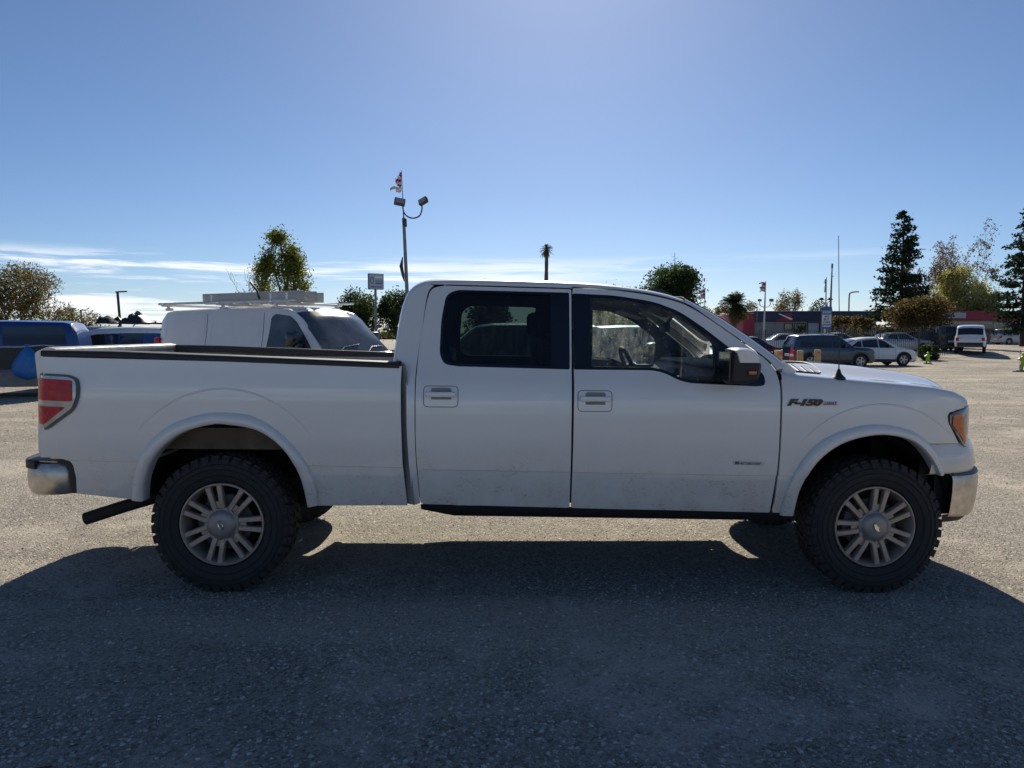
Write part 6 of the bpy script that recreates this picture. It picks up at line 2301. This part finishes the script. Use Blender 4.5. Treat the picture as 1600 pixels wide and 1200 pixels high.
# flagpole with two floodlights, left of the navy building
x, y = 20.93, 54.87
e = empty('flagpole', (x, y, G(x, y)), (0, R(1.0), 0)); tag(e, 'white flagpole with two floodlights in front of the navy building', 'flagpole')
MB().tube([(0, 0, -.1), (0, 0, 3.6), (0, 0, 5.6)], [.09, .07, .03], 8).build('mast', M['pole_white'], e)
MB().tube([tuple(p) for p in catmull([(-.42, 0, 3.98), (-.36, 0, 3.72), (-.1, 0, 3.58), (.1, 0, 3.58), (.38, 0, 3.7), (.46, 0, 3.98)], 3)], .03, 5).build('arm', M['dark_steel'], e)
flood(e, -.42, -.02, 4.1, R(15), (R(-10), 0, 0), .55)
flood(e, .50, -.02, 4.12, R(-10), (R(-35), 0, 0), .62, 'galvanised')
flag(None, x + .07, y, G(x, y) + 5.5, .62, .72, [0, 0, 1, 0, 1, 1], 5, 'flag', None, label='faded red and white flag on the white flagpole left of the sign')
MB().tube([(-.48, .3, -.1), (-.48, .3, 3.4)], .035, 5).build('side_post', M['galvanised'], e)

# pole with the buy-cars sign
x, y = 26.6, 56.7
e = empty('flagpole', (x, y, G(x, y))); tag(e, 'pale flagpole with two round floodlights above the buy-cars sign', 'flagpole')
MB().tube([(0, 0, -.1), (0, 0, 3.4), (0, 0, 5.9)], [.09, .07, .03], 8).build('mast', M['pole_white'], e)
MB().tube([(-.36, 0, 4.05), (-.1, 0, 3.85), (.15, 0, 3.85), (.36, 0, 4.05)], .03, 5).build('arm', M['dark_steel'], e)
for xx_ in (-.40, .30):
    MB().lathe([(.001, .16), (.12, .14), (.22, .02), (.22, -.04), (.001, -.03)], 14, 'z', (xx_, -.05, 4.12)).build('floodlight', M['dark_steel'], e, fix=True)
flag(None, x, y, G(x, y) + 5.85, .22, 1.05, [3, 3, 2, 3, 1], 8, 'flag', None, label='limp dark green flag above the buy-cars sign')
x, y = 25.6, 53.7
e = empty('utility_pole', (x, y, G(x, y)), (0, R(.8), 0)); tag(e, 'tall thin grey pole just right of the buy-cars sign', 'pole')
MB().tube([(0, 0, -.1), (0, 0, 4), (0, 0, 6.65)], [.11, .08, .045], 8).build('mast', M['galvanised'], e)
MB().box((-.06, -.06, 6.5), (.06, .06, 6.85), bev=.02).build('cap', M['galvanised'], e)
MB().tube([(0, 0, 5.9), (.14, 0, 5.9)], .03, 5).build('bracket', M['galvanised'], e)
x, y = 24.93, 52.7
e = empty('pole_sign', (x, y, G(x, y)), (0, 0, R(-22))); tag(e, 'blue and white sign reading we buy cars on a pole', 'sign')
MB().tube([(0, .12, -.1), (0, .12, 3.8)], .06, 8).build('post', M['galvanised'], e)
sb = MB().box((-.36, 0, 1.95), (.36, .2, 3.62), bev=.015).build('sign_box', M['sign_blue'], e)
fc = MB().box((-.32, -.015, 2.30), (.32, -.002, 3.02)).build('sign_face', M['sign_white'], e)
for k, wd in enumerate(('WE', 'BUY', 'CARS')):
    Vt, Ft = text_mesh(wd, .24, .003, align='CENTER', bold=.006)
    mobj('lettering', [(v[0] * .92, -.018 - v[2], 2.80 - k * .215 + v[1]) for v in Vt], Ft, M['fascia_navy'], fc, 0)
MB().box((-.30, -.012, 3.12), (.30, -.002, 3.32)).build('top_panel', M['sign_pale'], sb)
MB().box((-.30, -.012, 2.12), (.30, -.002, 2.20)).build('bottom_stripe', M['sign_white'], sb)

# street lamp far right, flag in front of the dark tree
x, y = 50.79, 104.0
e = empty('street_lamp', (x, y, G(x, y))); tag(e, 'distant curved-arm street lamp above the navy building', 'street lamp')
MB().tube([tuple(p) for p in catmull([(0, 0, -.1), (0, 0, 4), (0, 0, 6.6), (.25, 0, 7.0), (.9, 0, 7.15)], 4)], .10, 6).build('post', M['galvanised'], e)
MB().box((.8, -.14, 7.05), (1.35, .14, 7.22), bev=.04).build('lamp_head', M['galvanised'], e)
x, y = 13.55, 45.1
e = empty('flag_staff', (x, y, G(x, y))); tag(e, 'thin staff standing in front of the dark tree behind the windscreen', 'pole')
MB().tube([(0, 0, -.1), (0, 0, 4.7)], .025, 6).build('staff', M['galvanised'], e)
MB().lathe([(.001, .06), (.04, .03), (.04, -.02), (.001, -.04)], 8, 'z', (0, 0, 4.72)).build('finial', M['galvanised'], e, fix=True)
flag(None, x, y, G(x, y) + 4.68, .50, .62, [1, 0, 1, 0, 1, 1], 12, 'flag', None, label='pale pink striped flag in front of the dark tree')

# ================================================================== CONES, BOLLARDS, MARKERS
def bollard(x, y, h, lab, mark=True, w=.11):
    e = empty('wood_bollard', (x, y, G(x, y))); tag(e, lab, 'bollard', None)
    MB().box((-w, -w, -.1), (w, w, h), bev=.012).build('post', M['wood_post'], e)
    if mark:
        MB().box((-.07, -w - .006, h - .17), (.07, -w - .001, h - .09)).build('reflector', M['cone_orange'], e)


bollard(13.75, 30.07, 1.02, 'yellow wooden bollard between the traffic cone and the right bollard', False)
bollard(14.55, 30.04, 1.05, 'rightmost yellow wooden bollard with a red reflector near the truck hood')
bollard(13.0, 30.6, 1.0, 'yellow wooden bollard with a red mark left of the traffic cone')
bollard(13.85, 33.0, 1.0, 'brown bollard just behind the traffic cone', False, .14)
x, y = 13.37, 30.1
e = empty('traffic_cone', (x, y, G(x, y))); tag(e, 'orange traffic cone with a white band beside the yellow bollards', 'traffic cone')
MB().lathe([(.001, 1.16), (.035, 1.16), (.045, 1.1), (.16, .05), (.17, .0)], 20, 'z').build('body', M['cone_orange'], e, fix=True)
MB().lathe([(.107, .56), (.112, .565), (.138, .33), (.132, .32)], 20, 'z').build('band', M['band_white'], e, fix=True)
MB().lathe([(.076, .86), (.079, .865), (.090, .76), (.085, .75)], 20, 'z').build('band', M['band_white'], e, fix=True)
MB().box((-.22, -.22, -.01), (.22, .22, .045), bev=.015).build('base', M['car_black'], e)


def figure(x, y, s, lab):
    """flat lime plastic warning figure in a striding pose on a base"""
    e = empty('warning_figure', (x, y, G(x, y))); tag(e, lab, 'marker', None)
    out = [(-.12, .06), (-.04, .06), (.02, .34), (.12, .18), (.24, .08), (.30, .14), (.16, .34), (.12, .52), (.16, .62), (.30, .60), (.31, .68), (.14, .72), (.08, .74), (.11, .84), (.05, .92), (-.04, .90), (-.07, .82), (-.03, .74), (-.12, .70), (-.26, .60), (-.22, .53), (-.09, .60), (-.08, .40)]
    mb = MB().prism([(a * s, z * s) for a, z in rnd(out, .02, 2)], -.04, .04)
    mb.build('figure_board', M['lime_plastic'], e, 40, fix=True)
    MB().box((-.22 * s, -.16, -.02), (.28 * s, .16, .07 * s), bev=.02).build('base', M['car_black'], e)
    return e


figure(25.75, 40.6, .78, 'small lime green warning figure beside the white crossover')
figure(24.62, 30.76, 1.0, 'lime green warning figure at the right edge beside the red and white post')
x, y = 24.36, 30.6
e = empty('marker_post', (x, y, G(x, y))); tag(e, 'thin red and white marker post at the right edge', 'post')
for k in range(6):
    MB().tube([(0, 0, k * .17), (0, 0, (k + 1) * .17)], .022, 8).build('band', M['cone_orange' if k % 2 else 'band_white'], e)
MB().box((-.26, -.14, -.02), (.3, .14, .05), bev=.02).build('base', M['car_black'], e)

# twig and dry straw lying in the foreground shade
x, y = -2.05, -1.9
o = MB().tube([(0, 0, .01), (.05, .02, .018), (.11, .05, .012)], .004, 5).build('twig', M['leaf_dry'], None)
o.location = (x, y, G(x, y) + .004); tag(o, 'short pale twig lying in the truck shadow at lower left', 'twig')
